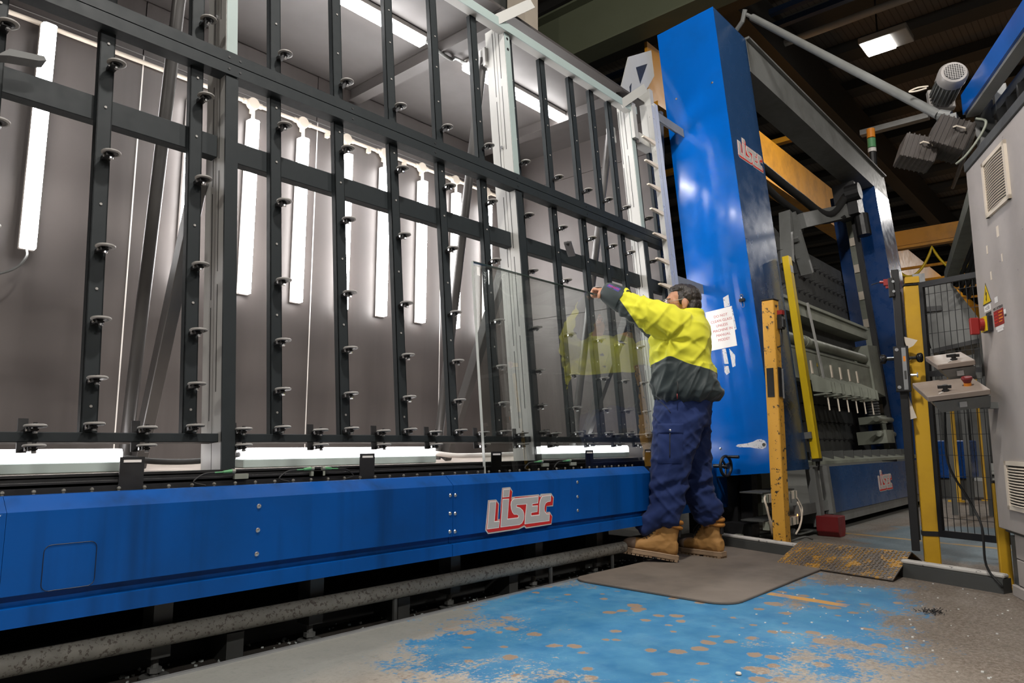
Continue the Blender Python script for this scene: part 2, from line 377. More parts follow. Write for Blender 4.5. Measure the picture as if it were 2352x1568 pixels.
bb = MB(); bb.tube([(17.9, 4.2 - i * 0.05, 5.05 - 0.62 * abs(math.sin(i * 0.05 / 0.95 * math.pi)) ** 0.8) for i in range(60)], 0.03, 6); bb.build('festoon_cable', M['yellow_clean'], g, smooth=True)
for i in range(5):
    roof_part('crane_truss_bar', M['crane'], (19.5 + i * 1.6, 19.56 + i * 1.6, -4, 4.3, 4.95 - i * 0.02, 5.01 - i * 0.02))
for x, y, h in ((9.5, 4.45, 0.1), (11.4, 4.5, 0.1), (13.2, 4.5, 0.1)):
    roof_part('crane_tie', M['crane'], (x, x + 0.14, 4.3, 8.5, 6.4, 6.5))
b = MB(); b.cyl((11.35, -6, 7.3), (11.35, 9, 7.3), 0.06, n=10); b.build('conduit', M['light'], roof, smooth='a')
for z in (7.25, 7.5): 
    b = MB(); b.box(10.70, 10.8, -6, 9, z, z + 0.09); b.build('cable_tray', flat('tray_blue', (0.004, 0.02, 0.06), 0.6), roof)
b = MB(); b.cyl((6.1, -4, 6.72), (6.1, 9, 6.72), 0.035, n=10); b.build('sprinkler_pipe', M['copper'], roof, smooth='a')
b = MB(); b.box(6.3, 6.55, 5.35, 5.65, 5.0, 8.0); b.build('hanger_column', M['cream'], roof)
b = MB(); b.box(5.6, 6.6, 5.9, 6.4, 6.3, 6.9); b.build('duct', M['grey'], roof)
b = MB(); b.box(14.1, 14.25, 2.45, 3.6, 6.5, 6.6); b.build('strip_lamp', M['grey'], roof)

hl = thing('high_bay_light', 'square glowing LED panel lamp hanging under the dark hall roof', 'light', (11.75, 2.64, 6.9))
b = MB(); b.box(11.53, 11.98, 2.44, 2.84, 6.90, 6.92); b.build('panel', M['led_hall'], hl)
b = MB(); b.box(11.50, 12.0, 2.18, 2.87, 6.921, 7.02); b.build('housing', M['light'], hl, bevel=0.01)
b = MB(); b.cyl((11.75, 2.64, 7.02), (11.75, 2.64, 7.99), 0.012, n=6); b.build('hanger', M['black'], hl)

# inspection booth: brown boards on three sides, lid and shelf
YB, ZC = 4.20, 3.30
b = MB(); b.box(-2.2, 4.90, YB + 0.03, YB + 0.07, 0.5, 3.34); wall_back = tag(b.build('wall_back', M['darkgrey']), kind='structure')
for x0, x1 in ((-2.0, -0.902), (-0.897, 0.302), (0.308, 1.496), (1.502, 2.672), (2.678, 3.868), (3.873, 4.86)):
    b = MB(); b.box(x0, x1, YB, YB + 0.028, 0.56, 2.935); b.build('wall_panel', M['taupe'], wall_back)
    b = MB(); b.box(x0, x1, YB + 0.012, YB + 0.028, 2.94, 3.30); b.build('wall_panel', M['taupe'], wall_back)
for xs in (-0.8995, 0.305, 1.499, 2.675, 3.8705):
    b = MB(); b.box(xs - 0.0035, xs + 0.0035, YB - 0.002, YB + 0.004, 0.56, 2.935); b.build('joint_strip', M['white'], wall_back)
b = MB(); b.box(-2.0, 4.83, YB - 0.003, YB + 0.012, 2.9345, 2.9385); b.build('joint_strip', M['tyre'], wall_back)
b = MB(); b.box(0.985, 1.015, YB - 0.004, YB, 1.80, 1.85); b.build('hole', M['black'], wall_back)
b = MB(); b.box(4.86, 4.90, 2.70, YB + 0.03, 0.5, 3.34); wall_end = tag(b.build('wall_end', M['darkgrey']), kind='structure')
for z0, z1 in ((0.56, 1.78), (1.784, 3.0), (3.004, 3.30)):
    b = MB(); b.box(4.838, 4.858, 2.72, YB, z0, z1); b.build('wall_panel', M['taupe_end'], wall_end)
b = MB(); b.box(-2.2, 4.90, 2.74, YB + 0.07, ZC, ZC + 0.04); lid = tag(b.build('ceiling', M['taupe2']), kind='structure')
for x0, x1 in ((-2.0, 0.60), (0.604, 2.93), (2.934, 4.27), (4.274, 4.86)):
    b = MB(); b.box(x0, x1, 2.68, YB, ZC - 0.018, ZC - 0.001); b.build('ceiling_board', M['taupe2'], lid)
for x in (0.62, 2.97, 4.30):
    b = MB(); b.box(x - 0.03, x + 0.03, 2.74, YB - 0.01, 3.20, 3.282).box(x - 0.045, x + 0.045, 2.74, YB - 0.01, 3.196, 3.204)
    b.build('beam', M['taupe2'], lid)
b = MB(); b.box(-2.2, 4.86, 2.50, YB, 0.555, 0.585); tag(b.build('floor', paint('shelf_board', (0.42, 0.36, 0.32), 0.5, var=0.1, scale=3)), kind='structure')
# ================================================================ INSPECTION RACK (leaning frame)
rack = thing('inspection_rack', 'tall leaning frame of dark bars and small roller wheels before the lit booth', 'rack', (0, 0, 0), frame=LEAN)
def rb(name, mat, *boxes, bevel=0.0, parent=None):
    b = MB(LEAN)
    for bx in boxes: b.box(*bx)
    return b.build(name, mat, parent or rack, bevel=bevel)
BARS = [-0.135, 0.175, 0.487, 0.800, 1.112, 1.440, 1.750, 2.060, 2.370, 2.682, 2.990, 3.305, 3.610, 3.846, 4.066, 4.372, 4.60]
VS = [0.971, 1.114, 1.303, 1.543, 1.871, 2.203, 2.528]
for u in BARS:
    bar = rb('upright_bar', M['dark'], (u - 0.024, u + 0.024, 0.0, 0.004, 0.935, 3.335), (u - 0.024, u - 0.020, 0.0, 0.030, 0.935, 3.335), (u + 0.020, u + 0.024, 0.0, 0.030, 0.935, 3.335))
    b = MB(LEAN)
    for v in (1.03, 1.41, 1.70, 2.05, 2.29, 2.68, 2.88, 3.06):
        b.cyl((u + 0.002, -0.003, v), (u + 0.002, 0.003, v), 0.0045, n=8)
    tag(b.build('lit_hole_dots', M['tyre'], bar), kind='stuff')  # pale discs standing in for light seen through holes in the bars
# posts (pale box sections behind the rails), with slotted sides
for u in (-0.49, 1.212, 2.918, 4.290):
    top = 3.40; wd = 0.125 if u < 4 else 0.075
    p = rb('post', M['light'], (u, u + 0.048, -0.022, 0.044, 0.60, top), (u, u + 0.048, 0.048, wd, 0.60, top), (u + 0.003, u + 0.045, 0.04, 0.05, 0.60, top))
    q = rb('post_facing', M['dark'], (u - 0.001, u + 0.049, -0.030, -0.0225, 0.62, 2.33)); 
    q2 = rb('post_facing', M['teal'], (u + 0.002, u + 0.046, -0.026, -0.0225, 2.44, top - 0.005))
    b = MB(LEAN)
    for v in (1.0, 1.45, 1.9, 2.5, 2.95):
        b.box(u - 0.001, u, 0.066, 0.070, v, v + 0.42)
        b.box(u - 0.001, u, 0.018, 0.022, v + 0.1, v + 0.5)
    tag(b.build('slots', M['black'], p), kind='stuff')
    b = MB(LEAN); 
    for v in (3.30, 3.23): b.cyl((u + 0.024, -0.028, v), (u + 0.024, -0.02, v), 0.009, n=10)
    tag(b.build('bolt_holes', M['black'], p), kind='stuff')
    b = MB(LEAN); b.cyl((u - 0.010, 0.05, 2.62), (u, 0.05, 2.62), 0.010, n=8); b.build('bolt', M['chrome'], p)
# rails
rb('bottom_rail', M['dark'], (-1.2, 4.66, -0.004, 0.07, 0.919, 0.949), bevel=0.002)
ra = rb('double_rail', M['dark'], (-1.2, 4.64, -0.036, 0.022, 2.335, 2.381), (-1.2, 4.64, -0.036, 0.022, 2.385, 2.431), (-1.2, 4.64, -0.030, 0.020, 2.379, 2.387))
b = MB(LEAN)
for u in (0.30, 1.22, 1.265, 1.80, 2.3, 2.93, 3.6, 4.3):
    for v in (2.358, 2.408): b.cyl((u, -0.038, v), (u, -0.034, v), 0.005, n=8)
tag(b.build('screw_holes', M['black'], ra), kind='stuff')
for x0, x1 in ((-0.44, 1.210), (1.262, 2.916), (2.968, 4.288), (4.34, 4.64)):
    rb('cross_rail', M['dark'], (x0, x1, 0.031, 0.075, 2.008, 2.098), bevel=0.002)
tf = rb('top_rail', M['light'], (-1.2, 4.37, -0.040, 0.012, 3.335, 3.338))
rb('top_rail_face', M['teal'], (-1.2, 4.37, -0.046, -0.040, 3.333, 3.385), (-1.2, 4.37, -0.046, 0.02, 3.385, 3.392))
rb('top_rail_end', M['light'], (4.288, 4.34, -0.055, -0.030, 3.12, 3.40), (4.372, 4.60, -0.045, -0.035, 3.11, 3.19), (4.372, 4.60, -0.035, 0.03, 3.11, 3.115))
# casters: bracket > wheel, one mesh each, copied
def wheel_mesh(b, c, r=0.030, h=0.0075):
    b.lathe([(r * 0.76, -h / 2), (r * 0.92, -h / 2), (r, -h / 4), (r, h / 4), (r * 0.92, h / 2), (r * 0.76, h / 2), (r * 0.76, -h / 2)], c, (0, 0, 1), 20)
def make_caster(parent, u, v):
    b = MB(LEAN); b.box(u - 0.016, u + 0.010, -0.046, 0.0, v - 0.013, v - 0.008).box(u - 0.016, u - 0.012, -0.05, 0.0, v - 0.016, v - 0.002)
    b.cyl((u + 0.002, -0.040, v - 0.016), (u + 0.002, -0.040, v + 0.010), 0.006, n=8)
    o = b.build('caster', M['black'], parent, origin=LEAN @ Vector((u, 0, v)))
    b = MB(LEAN); wheel_mesh(b, (u + 0.002, -0.040, v)); w = b.build('wheel', M['tyre'], o, smooth='a')
    b = MB(LEAN); b.lathe([(0.0, -0.005), (0.012, -0.005), (0.0235, -0.003), (0.0235, 0.003), (0.0, 0.0035)], (u + 0.002, -0.040, v), (0, 0, 1), 14); h = b.build('hub', M['black'], o)
    b = MB(LEAN); b.cyl((u + 0.002, -0.040, v - 0.022), (u + 0.002, -0.040, v - 0.016), 0.007, n=8).cyl((u - 0.020, -0.03, v - 0.009), (u - 0.014, -0.03, v - 0.009), 0.006, n=8)
    n = b.build('nut', M['chrome'], o)
    return o, (w, h, n)
proto, subs = make_caster(rack, BARS[3], VS[0]); first = True
base_m = ML[proto].copy(); u0, v0 = BARS[3], VS[0]
def put_caster(u, v, jitter=0.0):
    c = copy_of(proto, rack, base_m @ lmat(u - u0, jitter, v - v0))
    for s in subs: copy_of(s, c, ML[s].copy())
for u in BARS:
    for v in VS:
        if (u, v) == (u0, v0): continue
        put_caster(u + (v - 0.95) * 0.012, v)
LOWER = [-0.29, 0.02, 0.33, 0.640, 0.952, 1.282, 1.600, 1.908, 2.205, 2.52, 2.81, 3.09, 3.43, 3.71, 3.95, 4.18]
for i, u in enumerate(LOWER):
    p = rb('roller_plate', M['black'], (u - 0.028, u - 0.002, -0.002, 0.004, 0.888, 0.988))
    put_caster(u + 0.004, 0.962); put_caster(u + 0.004, 0.905)
M['brace'] = paint('brace_steel', (0.075, 0.072, 0.070), 0.35, 0.3, var=0.15, scale=5)
# diagonal braces from the posts down to the booth shelf
def L(u, w, v): return LEAN @ Vector((u, w, v))
for u, tb in ((1.15, 3.30), (2.925, 3.25), (4.29, 3.22)):
    e = Vector((u + 0.05, 3.24, 0.60))
    b = MB(); b.cyl(L(u, 0.16, tb), e, 0.027, n=14); b.build('brace_tube', M['brace'], rack, smooth='a')
    b = MB(); b.cyl(L(u, 0.16, tb + 0.05), L(u, 0.16, tb - 0.05), 0.022, n=10).bar(L(u - 0.0, 0.13, tb + 0.05), L(u + 0.0, 0.13, tb - 0.07), 0.05, 0.02)
    b.build('brace_bracket', M['light'], rack)
    b = MB(); b.bar(L(u + 0.035, 0.13, 1.93), e + Vector((0.045, -0.03, 0)), 0.06, 0.05, up=(1, 0, 0)); b.build('brace_bar', M['brace'], rack, bevel=0.003)
# pale angle brackets on the top rail
for u0_, v0_ in ((2.84, 3.37), (4.16, 3.335)):
    b = MB(LEAN); b.bar((u0_, -0.04, v0_), (u0_ + 0.28, -0.10, v0_ + 0.22), 0.006, 0.06, up=(0, 0, 1)).bar((u0_, -0.01, v0_ + 0.03), (u0_ + 0.28, -0.07, v0_ + 0.25), 0.06, 0.005, up=(0, 0, 1))
    b.build('angle_bracket', M['light'], rack)
# two small stop levers on the cross rail
b = MB(LEAN); b.prism([(0.47, 2.05), (0.50, 2.085), (0.59, 2.10), (0.597, 2.088), (0.575, 2.078), (0.50, 2.062)], Matrix(((1, 0, 0, 0), (0, 0, 1, -0.10), (0, 1, 0, 0), (0, 0, 0, 1))), 0.05); b.build('stop_lever', M['darkgrey'], rack)
b = MB(LEAN); b.bar((3.285, -0.09, 2.085), (3.40, -0.03, 2.04), 0.045, 0.010).cyl((3.30, -0.09, 2.09), (3.30, -0.075, 2.075), 0.012, n=8); b.build('stop_lever', M['black'], rack)

# ---------------------------------------------------------------- lights of the booth
def batten(name, p, q, nrm, label, group, mat='led', w=0.070, d=0.07, body='white', fh=0.45):
    p, q, nrm = Vector(p), Vector(q), Vector(nrm).normalized()
    t = thing(name, label, 'light', p, group)
    ax = (q - p).normalized(); side = ax.cross(nrm); m = Matrix((side, nrm, ax)).transposed().to_4x4(); m.translation = p
    Ln = (q - p).length
    b = MB(m); b.box(-w / 2, w / 2, 0.0, d * fh, 0, Ln); b.build('housing', M[body], t, bevel=0.004)
    b = MB(m); b.prism([(-w / 2 + .002, d * fh), (w / 2 - .002, d * fh), (w / 2 - .004, d * .85), (w / 2 - .014, d), (-w / 2 + .014, d), (-w / 2 + .004, d * .85)], Matrix.Translation((0, 0, 0.006)), Ln - 0.012)
    b.build('diffuser', M[mat], t)
    return t
names = ['leftmost of the row', 'second from the left, behind the first post', 'right of the first pale post', 'fourth from the left', 'fifth from the left', 'sixth from the left', 'seventh from the left', 'eighth, behind the brace tube', 'last before the second pale post', ]
LX = [0.985, 1.79, 2.175, 2.545, 2.908, 3.252, 3.632, 4.005, 4.385]
for i, x in enumerate(LX):
    top, bot = (2.838, 1.645) if i == 0 else (2.765, 1.617)
    t = batten('led_batten', (x, YB - 0.004 - (0.09 if i == 0 else 0), top), (x, YB - 0.004 - (0.09 if i == 0 else 0), bot), (0, -1, 0), 'upright LED batten on the brown booth wall, ' + names[i], 'upright LED battens on the booth wall')
    b = MB(); b.cyl((x, YB - 0.03, top), (x, YB - 0.03, top + (0.04 if i == 0 else 0.08)), 0.012, n=8); b.build('drop_conduit', M['cream'], t)
for x0, x1, s in ((1.66, 2.815, 'nearer, left of the cross beam'), (3.198, 4.338, 'farther, right of the cross beam')):
    batten('led_batten', (x0, 3.25, ZC - 0.018), (x1, 3.25, ZC - 0.018), (0, 0, -1), 'glowing LED batten under the booth ceiling, ' + s, 'LED battens under the booth ceiling', w=0.08, d=0.075)
for x0, x1, s in ((0.02, 1.115, 'at the left frame edge'), (1.612, 2.762, 'in the middle bay'), (3.62, 4.77, 'in the right bay behind the glass')):
    batten('led_batten', (x0, 3.05, 0.586), (x1, 3.05, 0.586), (0, 0, 1), 'glowing LED batten lying on the booth shelf, ' + s, 'LED battens lying on the booth shelf', w=0.085, d=0.088, mat='led_floor', body='teal', fh=0.45)
cd = thing('conduit_run', 'cream plastic conduit with round boxes running along the top of the booth wall', 'conduit', (0.0, YB - 0.02, 2.885))
b = MB(); b.cyl((-1.5, YB - 0.015, 2.888), (4.8, YB - 0.015, 2.888), 0.013, n=10); b.build('pipe', M['cream'], cd, smooth='a')
for i, x in enumerate(LX[2:]):
    b = MB(); b.cyl((x, YB - 0.003, 2.883), (x, YB - 0.040, 2.883), 0.042, 0.040, n=16); bx = b.build('junction_box', M['cream'], cd, bevel=0.004)
    b = MB(); b.cyl((x - 0.065, YB - 0.015, 2.888), (x - 0.03, YB - 0.015, 2.888), 0.018, n=10).cyl((x + 0.03, YB - 0.015, 2.888), (x + 0.065, YB - 0.015, 2.888), 0.018, n=10).cyl((x, YB - 0.015, 2.855), (x, YB - 0.015, 2.82), 0.018, n=10)
    tag(b.build('sockets', M['cream'], bx), kind='stuff')
    if i in (1, 2, 3):
        b = MB(); b.box(x + 0.19, x + 0.215, YB - 0.03, YB, 2.845, 2.875); b.build('clip', M['cream'], cd)
b = MB(); b.tube(smooth_path([(0.985, 4.08, 1.645), (0.98, 4.06, 1.60), (0.93, 4.06, 1.53), (0.80, 4.08, 1.47), (0.6, 4.10, 1.42), (0.3, 4.14, 1.43)]), 0.006, 6)
tag(b.build('cable', M['darkgrey'], smooth=True), 'thin dark cable hanging from the leftmost wall light', 'cable')
b = MB(); b.tube(smooth_path([(2.815, 3.25, 3.25), (2.87, 3.25, 3.25), (2.93, 3.20, 3.19), (3.0, 3.18, 3.17), (3.06, 3.22, 3.22), (3.13, 3.25, 3.25), (3.198, 3.25, 3.25)]), 0.012, 8)
tag(b.build('cable', M['grey'], smooth=True), 'grey cable linking the two ceiling lights of the booth', 'cable')
b = MB(); b.tube(smooth_path([(1.115, 3.05, 0.64), (1.25, 3.04, 0.622), (1.42, 3.04, 0.62), (1.56, 3.05, 0.64), (1.612, 3.05, 0.645)]), 0.012, 8)
tag(b.build('cable', M['black_rubber'], smooth=True), 'thick black cable between the two left shelf lights', 'cable')
b = MB(); b.tube(smooth_path([(2.762, 3.05, 0.64), (2.95, 3.04, 0.622), (3.2, 3.04, 0.622), (3.45, 3.04, 0.625), (3.62, 3.05, 0.64)]), 0.014, 8)
tag(b.build('cable', M['white'], smooth=True), 'pale sleeved cable between the middle and right shelf lights', 'cable')
# ================================================================ LOGO (letters of the maker, built as layered flat shapes)
LG = {'L': [(4,131),(49,130),(39,42),(73,42),(68,10),(-11,10)], 'dot': [(96,181),(143,181),(138,144),(92,143)],
 'word': [(92,137),(137,136),(127,46),(199,46),(203,53),(194,59),(171,61),(159,72),(151,88),(147,107),(150,120),(158,129),(171,135),(352,136),(348,102),(305,100),(305,93),(346,92),(342,61),(297,60),(297,48),(355,48),(357,94),(361,110),(368,124),(382,135),(451,136),(446,104),(422,103),(407,97),(399,85),(397,72),(400,60),(413,49),(438,47),(435,11),(247,11),(253,58),(261,102),(191,103),(191,96),(215,90),(236,76),(243,62),(245,48),(241,32),(228,17),(210,11),(78,11)],
 'S': [(-4,137),(50,137),(70,117),(63,49),(76,48),(81,119),(90,187),(146,188),(163,168),(157,142),(178,143),(355,144),(363,135),(370,145),(453,144),(473,123),(466,80),(416,81),(413,55),(440,55),(460,33),(452,-7),(259,-10),(246,-1),(207,-9),(-3,-11),(-21,7)],
 'R': [(3,132),(48,131),(64,114),(57,44),(74,44),(87,132),(95,182),(143,181),(159,166),(152,128),(182,140),(353,137),(366,128),(385,137),(451,136),(468,120),(462,86),(413,84),(408,54),(438,48),(457,31),(449,-2),(262,-4),(246,7),(205,-3),(-1,-5),(-14,10)]}
def inset(poly, d):
    n = len(poly); out = []
    ar = sum(poly[i][0] * poly[(i + 1) % n][1] - poly[(i + 1) % n][0] * poly[i][1] for i in range(n)); sg = 1 if ar > 0 else -1
    for i in range(n):
        p, c, q = Vector(poly[i - 1]), Vector(poly[i]), Vector(poly[(i + 1) % n])
        a = (c - p).normalized(); e = (q - c).normalized()
        na = Vector((-a.y, a.x)) * sg; ne = Vector((-e.y, e.x)) * sg
        m = na + ne; m = m / max(0.5, 1 + na.dot(ne)); out.append(tuple(c + m * d))
    return out
def logo(parent, M_, k=1.0):
    f = 0.001 * k
    lay = lambda polys, name, mat, z, par: None
    b = MB(); b.prism([(x * f, y * f) for x, y in LG['S']], M_, 0.0006); root = b.build('logo', M['logo_edge'], parent)
    b = MB(); b.prism([(x * f, y * f) for x, y in LG['R']], M_ @ lmat(0, 0, 0.0006), 0.0006); b.build('shadow_layer', M['logo_red'], root)
    for kk in ('L', 'dot', 'word'):
        b = MB(); b.prism([(x * f, y * f) for x, y in LG[kk]], M_ @ lmat(0, 0, 0.0012), 0.0006); b.build('letter_outline', M['logo_white'], root)
        b = MB(); b.prism([(x * f, y * f) for x, y in inset(LG[kk], 3.6)], M_ @ lmat(0, 0, 0.0018), 0.0006); b.build('letter_face', M['logo_grey'], root)

# ================================================================ CONVEYOR BASE
base = thing('conveyor_base', 'long blue steel conveyor base with a pale lettered logo, below the rack', 'machine base', (1.2, 2.4, 0.0))
YF = 2.25
prof = [(2.262, 0.222), (2.262, 0.272), (2.238, 0.303), (2.25, 0.303), (2.25, 0.517), (2.296, 0.556), (2.335, 0.556), (2.335, 0.535), (2.36, 0.50), (2.36, 0.30), (2.30, 0.222)]
prof = [(2.250, 0.222), (2.250, 0.274), (2.272, 0.276), (2.272, 0.286), (2.249, 0.303), (2.249, 0.517), (2.296, 0.556), (2.335, 0.556), (2.335, 0.30), (2.335, 0.222)]
prof = [(2.249, 0.222), (2.249, 0.271), (2.276, 0.275), (2.276, 0.302), (2.249, 0.304), (2.249, 0.517), (2.296, 0.556), (2.330, 0.556), (2.330, 0.222)]
MX = Matrix(((0, 0, 1, 0), (1, 0, 0, 0), (0, 1, 0, 0), (0, 0, 0, 1)))    # profile (y,z) swept along x
for x0, x1 in ((-1.6, 0.555), (0.556, 2.163), (2.166, 3.797)):
    b = MB(); b.prism(prof, lmat(x0, 0, 0) @ MX, x1 - x0); pn = b.build('front_panel', M['blue'], base)
b = MB(); b.prism([(y + 0.15, z) for y, z in prof], lmat(3.80, 0, 0) @ MX, 1.18); b.build('set_back_panel', M['blue'], base)
b = MB(); b.box(4.99, 5.15, 2.40, 2.42, 0.222, 0.440); b.build('end_panel', M['blue'], base)
def round_rect(x0, x1, z0, z1, r):
    pts = []
    for cx, cz, a0 in ((x1 - r, z1 - r, 0), (x0 + r, z1 - r, 90), (x0 + r, z0 + r, 180), (x1 - r, z0 + r, 270)):
        for k in range(5): pts.append((cx + r * math.cos(R(a0 + k * 22.5)), 2.2475, cz + r * math.sin(R(a0 + k * 22.5))))
    return pts
b = MB(); b.tube(round_rect(0.648, 0.778, 0.305, 0.425, 0.018), 0.0009, 4, closed=True); b.build('hatch_gap', M['black'], base)
for x, zs in ((1.268, (0.488, 0.410, 0.333)), (2.148, (0.476, 0.40, 0.325)), (2.178, (0.475, 0.398, 0.323)), (3.057, (0.494, 0.42, 0.35))):
    for z in zs:
        b = MB(); b.lathe([(0.0085, 0), (0.0085, 0.002), (0.006, 0.005), (0.0, 0.006)], (x, YF, z), (0, -1, 0), 10); b.build('screw_head', M['chrome'], base)
logo(base, Matrix(((1, 0, 0, 2.385), (0, 0, -1, 2.2488), (0, 1, 0, 0.305), (0, 0, 0, 1))))
# black conveyor trough behind the blue lip
b = MB(); b.box(-1.6, 3.92, 2.334, 2.365, 0.40, 0.549); b.build('belt_support', M['black'], base)
b = MB(); b.box(-1.6, 3.94, 2.366, 2.400, 0.40, 0.580).box(-1.6, 3.94, 2.366, 2.41, 0.570, 0.586); b.build('trough_wall', M['black'], base, bevel=0.001)
b = MB(); b.box(-1.6, 3.96, 2.402, 2.50, 0.40, 0.598).box(-1.6, 3.96, 2.402, 2.43, 0.594, 0.606); b.build('trough_back', M['black'], base)
for i in range(60):
    x = -0.62 + i * 0.074
    b = MB(); b.lathe([(0.004, 0), (0.004, 0.010), (0.006, 0.012), (0.005, 0.017), (0.0, 0.019)], (x, 2.345, 0.549), (0, 0, 1), 7); b.build('belt_pin', M['rust'], base)
for x in (0.90, 1.795, 2.56, 3.33, 3.96):
    b = MB(); b.prism([(-0.045, 0.54), (0.045, 0.54), (0.036, 0.575), (0.036, 0.655), (-0.036, 0.655), (-0.036, 0.575)], Matrix(((1, 0, 0, x), (0, 0, 1, 2.362), (0, 1, 0, 0), (0, 0, 0, 1))), 0.004)
    tb = b.build('slotted_tab', M['black'], base)
    b = MB(); b.box(x - 0.026, x + 0.026, 2.3605, 2.362, 0.638, 0.646); b.build('slot', M['white'], tb)
for x, d in ((1.19, 1), (1.50, 1), (1.62, -1), (2.86, 1), (3.10, 1)):
    b = MB(); b.cyl((x - 0.03 * d, 2.355, 0.599), (x + 0.0 * d, 2.355, 0.600), 0.0025, n=6).cyl((x, 2.355, 0.600), (x + 0.03 * d, 2.355, 0.602), 0.0045, 0.0065, n=8)
    pl = b.build('sensor_plug', M['green'], base)
    b = MB(); b.cyl((x + 0.03 * d, 2.355, 0.602), (x + 0.042 * d, 2.355, 0.602), 0.0075, n=8).box(min(x + 0.04 * d, x + 0.09 * d), max(x + 0.04 * d, x + 0.09 * d), 2.350, 2.364, 0.575, 0.592); b.build('sensor_body', M['grey_green'], pl)
    b = MB(); b.tube(smooth_path([(x - 0.03 * d, 2.355, 0.599), (x - 0.07 * d, 2.354, 0.594), (x - 0.10 * d, 2.353, 0.57), (x - 0.06 * d, 2.352, 0.558)]), 0.003, 5); b.build('lead', M['black_rubber'], pl)
# feet, cross beams and clutter under the base
for x in (0.2, 1.05, 1.62, 2.35, 2.95, 3.5):
    b = MB(); b.box(x - 0.03, x + 0.03, 2.42, 2.50, 0.02, 0.40); b.build('support_leg', M['darkgrey'], base)
    b = MB(); b.cyl((x, 2.46, -0.05), (x, 2.46, -0.04), 0.045, n=14).cyl((x, 2.46, -0.045), (x, 2.46, 0.02), 0.012, n=8).cyl((x, 2.46, -0.03), (x, 2.46, -0.015), 0.022, n=6); b.build('levelling_foot', M['grey'], base)
for x in (0.45, 1.3, 2.05, 2.75):
    b = MB(); b.bar((x, 2.42, 0.0), (x + 0.05, 3.2, 0.0), 0.06, 0.10); b.build('cross_beam', M['darkgrey'], base)
b = MB(); b.box(-1.6, 4.6, 3.1, 3.16, -0.05, 0.55); b.build('rear_skirt', M['black'], base)
b = MB(); b.box(-1.6, 4.6, 2.60, 2.72, -0.05, 0.06); b.build('floor_channel', M['darkgrey'], base)
# guard pipe lying in the trench
gp = thing('guard_pipe', 'long grimy grey pipe running low in the trench below the blue base', 'pipe', (1.4, 2.36, -0.05))
b = MB(); b.cyl((-1.5, 2.41, 0.100), (3.615, 2.3365, 0.100), 0.031, n=20); b.build('pipe', M['rust'], gp, smooth='a')
for x in (0.55, 1.95, 2.95, 3.5):
    y = 2.41 - (x + 1.5) * 0.01437
    b = MB(); b.cyl((x, y, -0.05), (x, y, 0.075), 0.011, n=8).cyl((x, y, -0.05), (x, y, -0.042), 0.035, n=12); b.build('pipe_stand', M['darkgrey'], gp)
# glass crumbs and dirt in the trench
rnd = random.Random(3)
b = MB()
for i in range(420):
    x = rnd.uniform(0.3, 4.5); y = 2.30 + rnd.random() ** 1.5 * 0.30; s = rnd.uniform(0.002, 0.007)
    m = Matrix.Translation((x, y, -0.047)) @ Matrix.Rotation(rnd.random() * 6, 4, 'Z') @ Matrix.Rotation(rnd.random() * 3, 4, 'X')
    b.box(-s, s, -s * .7, s * .7, -s * .5, s * .5, m)
tag(b.build('glass_crumbs', flat('broken_glass', (0.55, 0.6, 0.58), 0.1)), 'broken glass crumbs scattered along the dark trench', 'debris', kind='stuff')
b = MB()
for i in range(150):
    x = rnd.uniform(2.6, 4.5); y = rnd.uniform(-0.3, 1.35); s = rnd.uniform(0.0015, 0.004)
    b.box(x - s, x + s, y - s, y + s, 0.0, s)
tag(b.build('glass_crumbs', flat('glass_grit', (0.7, 0.72, 0.7), 0.15)), 'tiny pale grit specks scattered over the brown floor at right', 'debris', kind='stuff')
# ================================================================ BLUE GATE COLUMN AND PRESS LINE
def mbx(name, mat, parent, *boxes, bevel=0.0):
    b = MB(LEAN)
    for bx in boxes: b.box(*bx)
    return b.build(name, mat, parent, bevel=bevel)
U0, U1, WF, WB = 5.0, 5.62, -0.475, 0.030
colm = thing('machine_column', 'tall leaning bright blue machine column behind the worker', 'machine column', (5.3, -0.2, 0.66), frame=LEAN)
mbx('side_panel', M['blue_gloss'], colm, (U0, U0 + 0.004, WF, WB, 0.666, 4.325))
mbx('front_panel', M['blue_greyed'], colm, (U0 + 0.0045, U1, WF, WF + 0.004, 0.672, 4.325))
mbx('rear_panel', M['blue_dark'], colm, (U0 + 0.005, U1, WB - 0.004, WB, 0.672, 4.32))
mbx('right_panel', M['blue_dark'], colm, (U1 - 0.004, U1, WF + 0.005, WB - 0.005, 0.672, 4.32))
mbx('top_cap', M['blue_dark'], colm, (U0 + 0.005, U1 - 0.005, WF + 0.005, WB - 0.005, 4.30, 4.324))
for w, v in ((-0.387, 3.695), (-0.072, 3.693), (-0.02, 1.94), (-0.03, 1.92), (-0.075, 0.865)):
    b = MB(LEAN); b.lathe([(0.010, 0), (0.009, 0.004), (0.0, 0.006)], (U0, w, v), (-1, 0, 0), 10); b.build('screw_head', M['chrome'], colm)
logo(colm, LEAN @ Matrix(((1, 0, 0, 5.115), (0, 0, -1, WF - 0.0004), (0, 1, 0, 3.075), (0, 0, 0, 1))), 1.02)
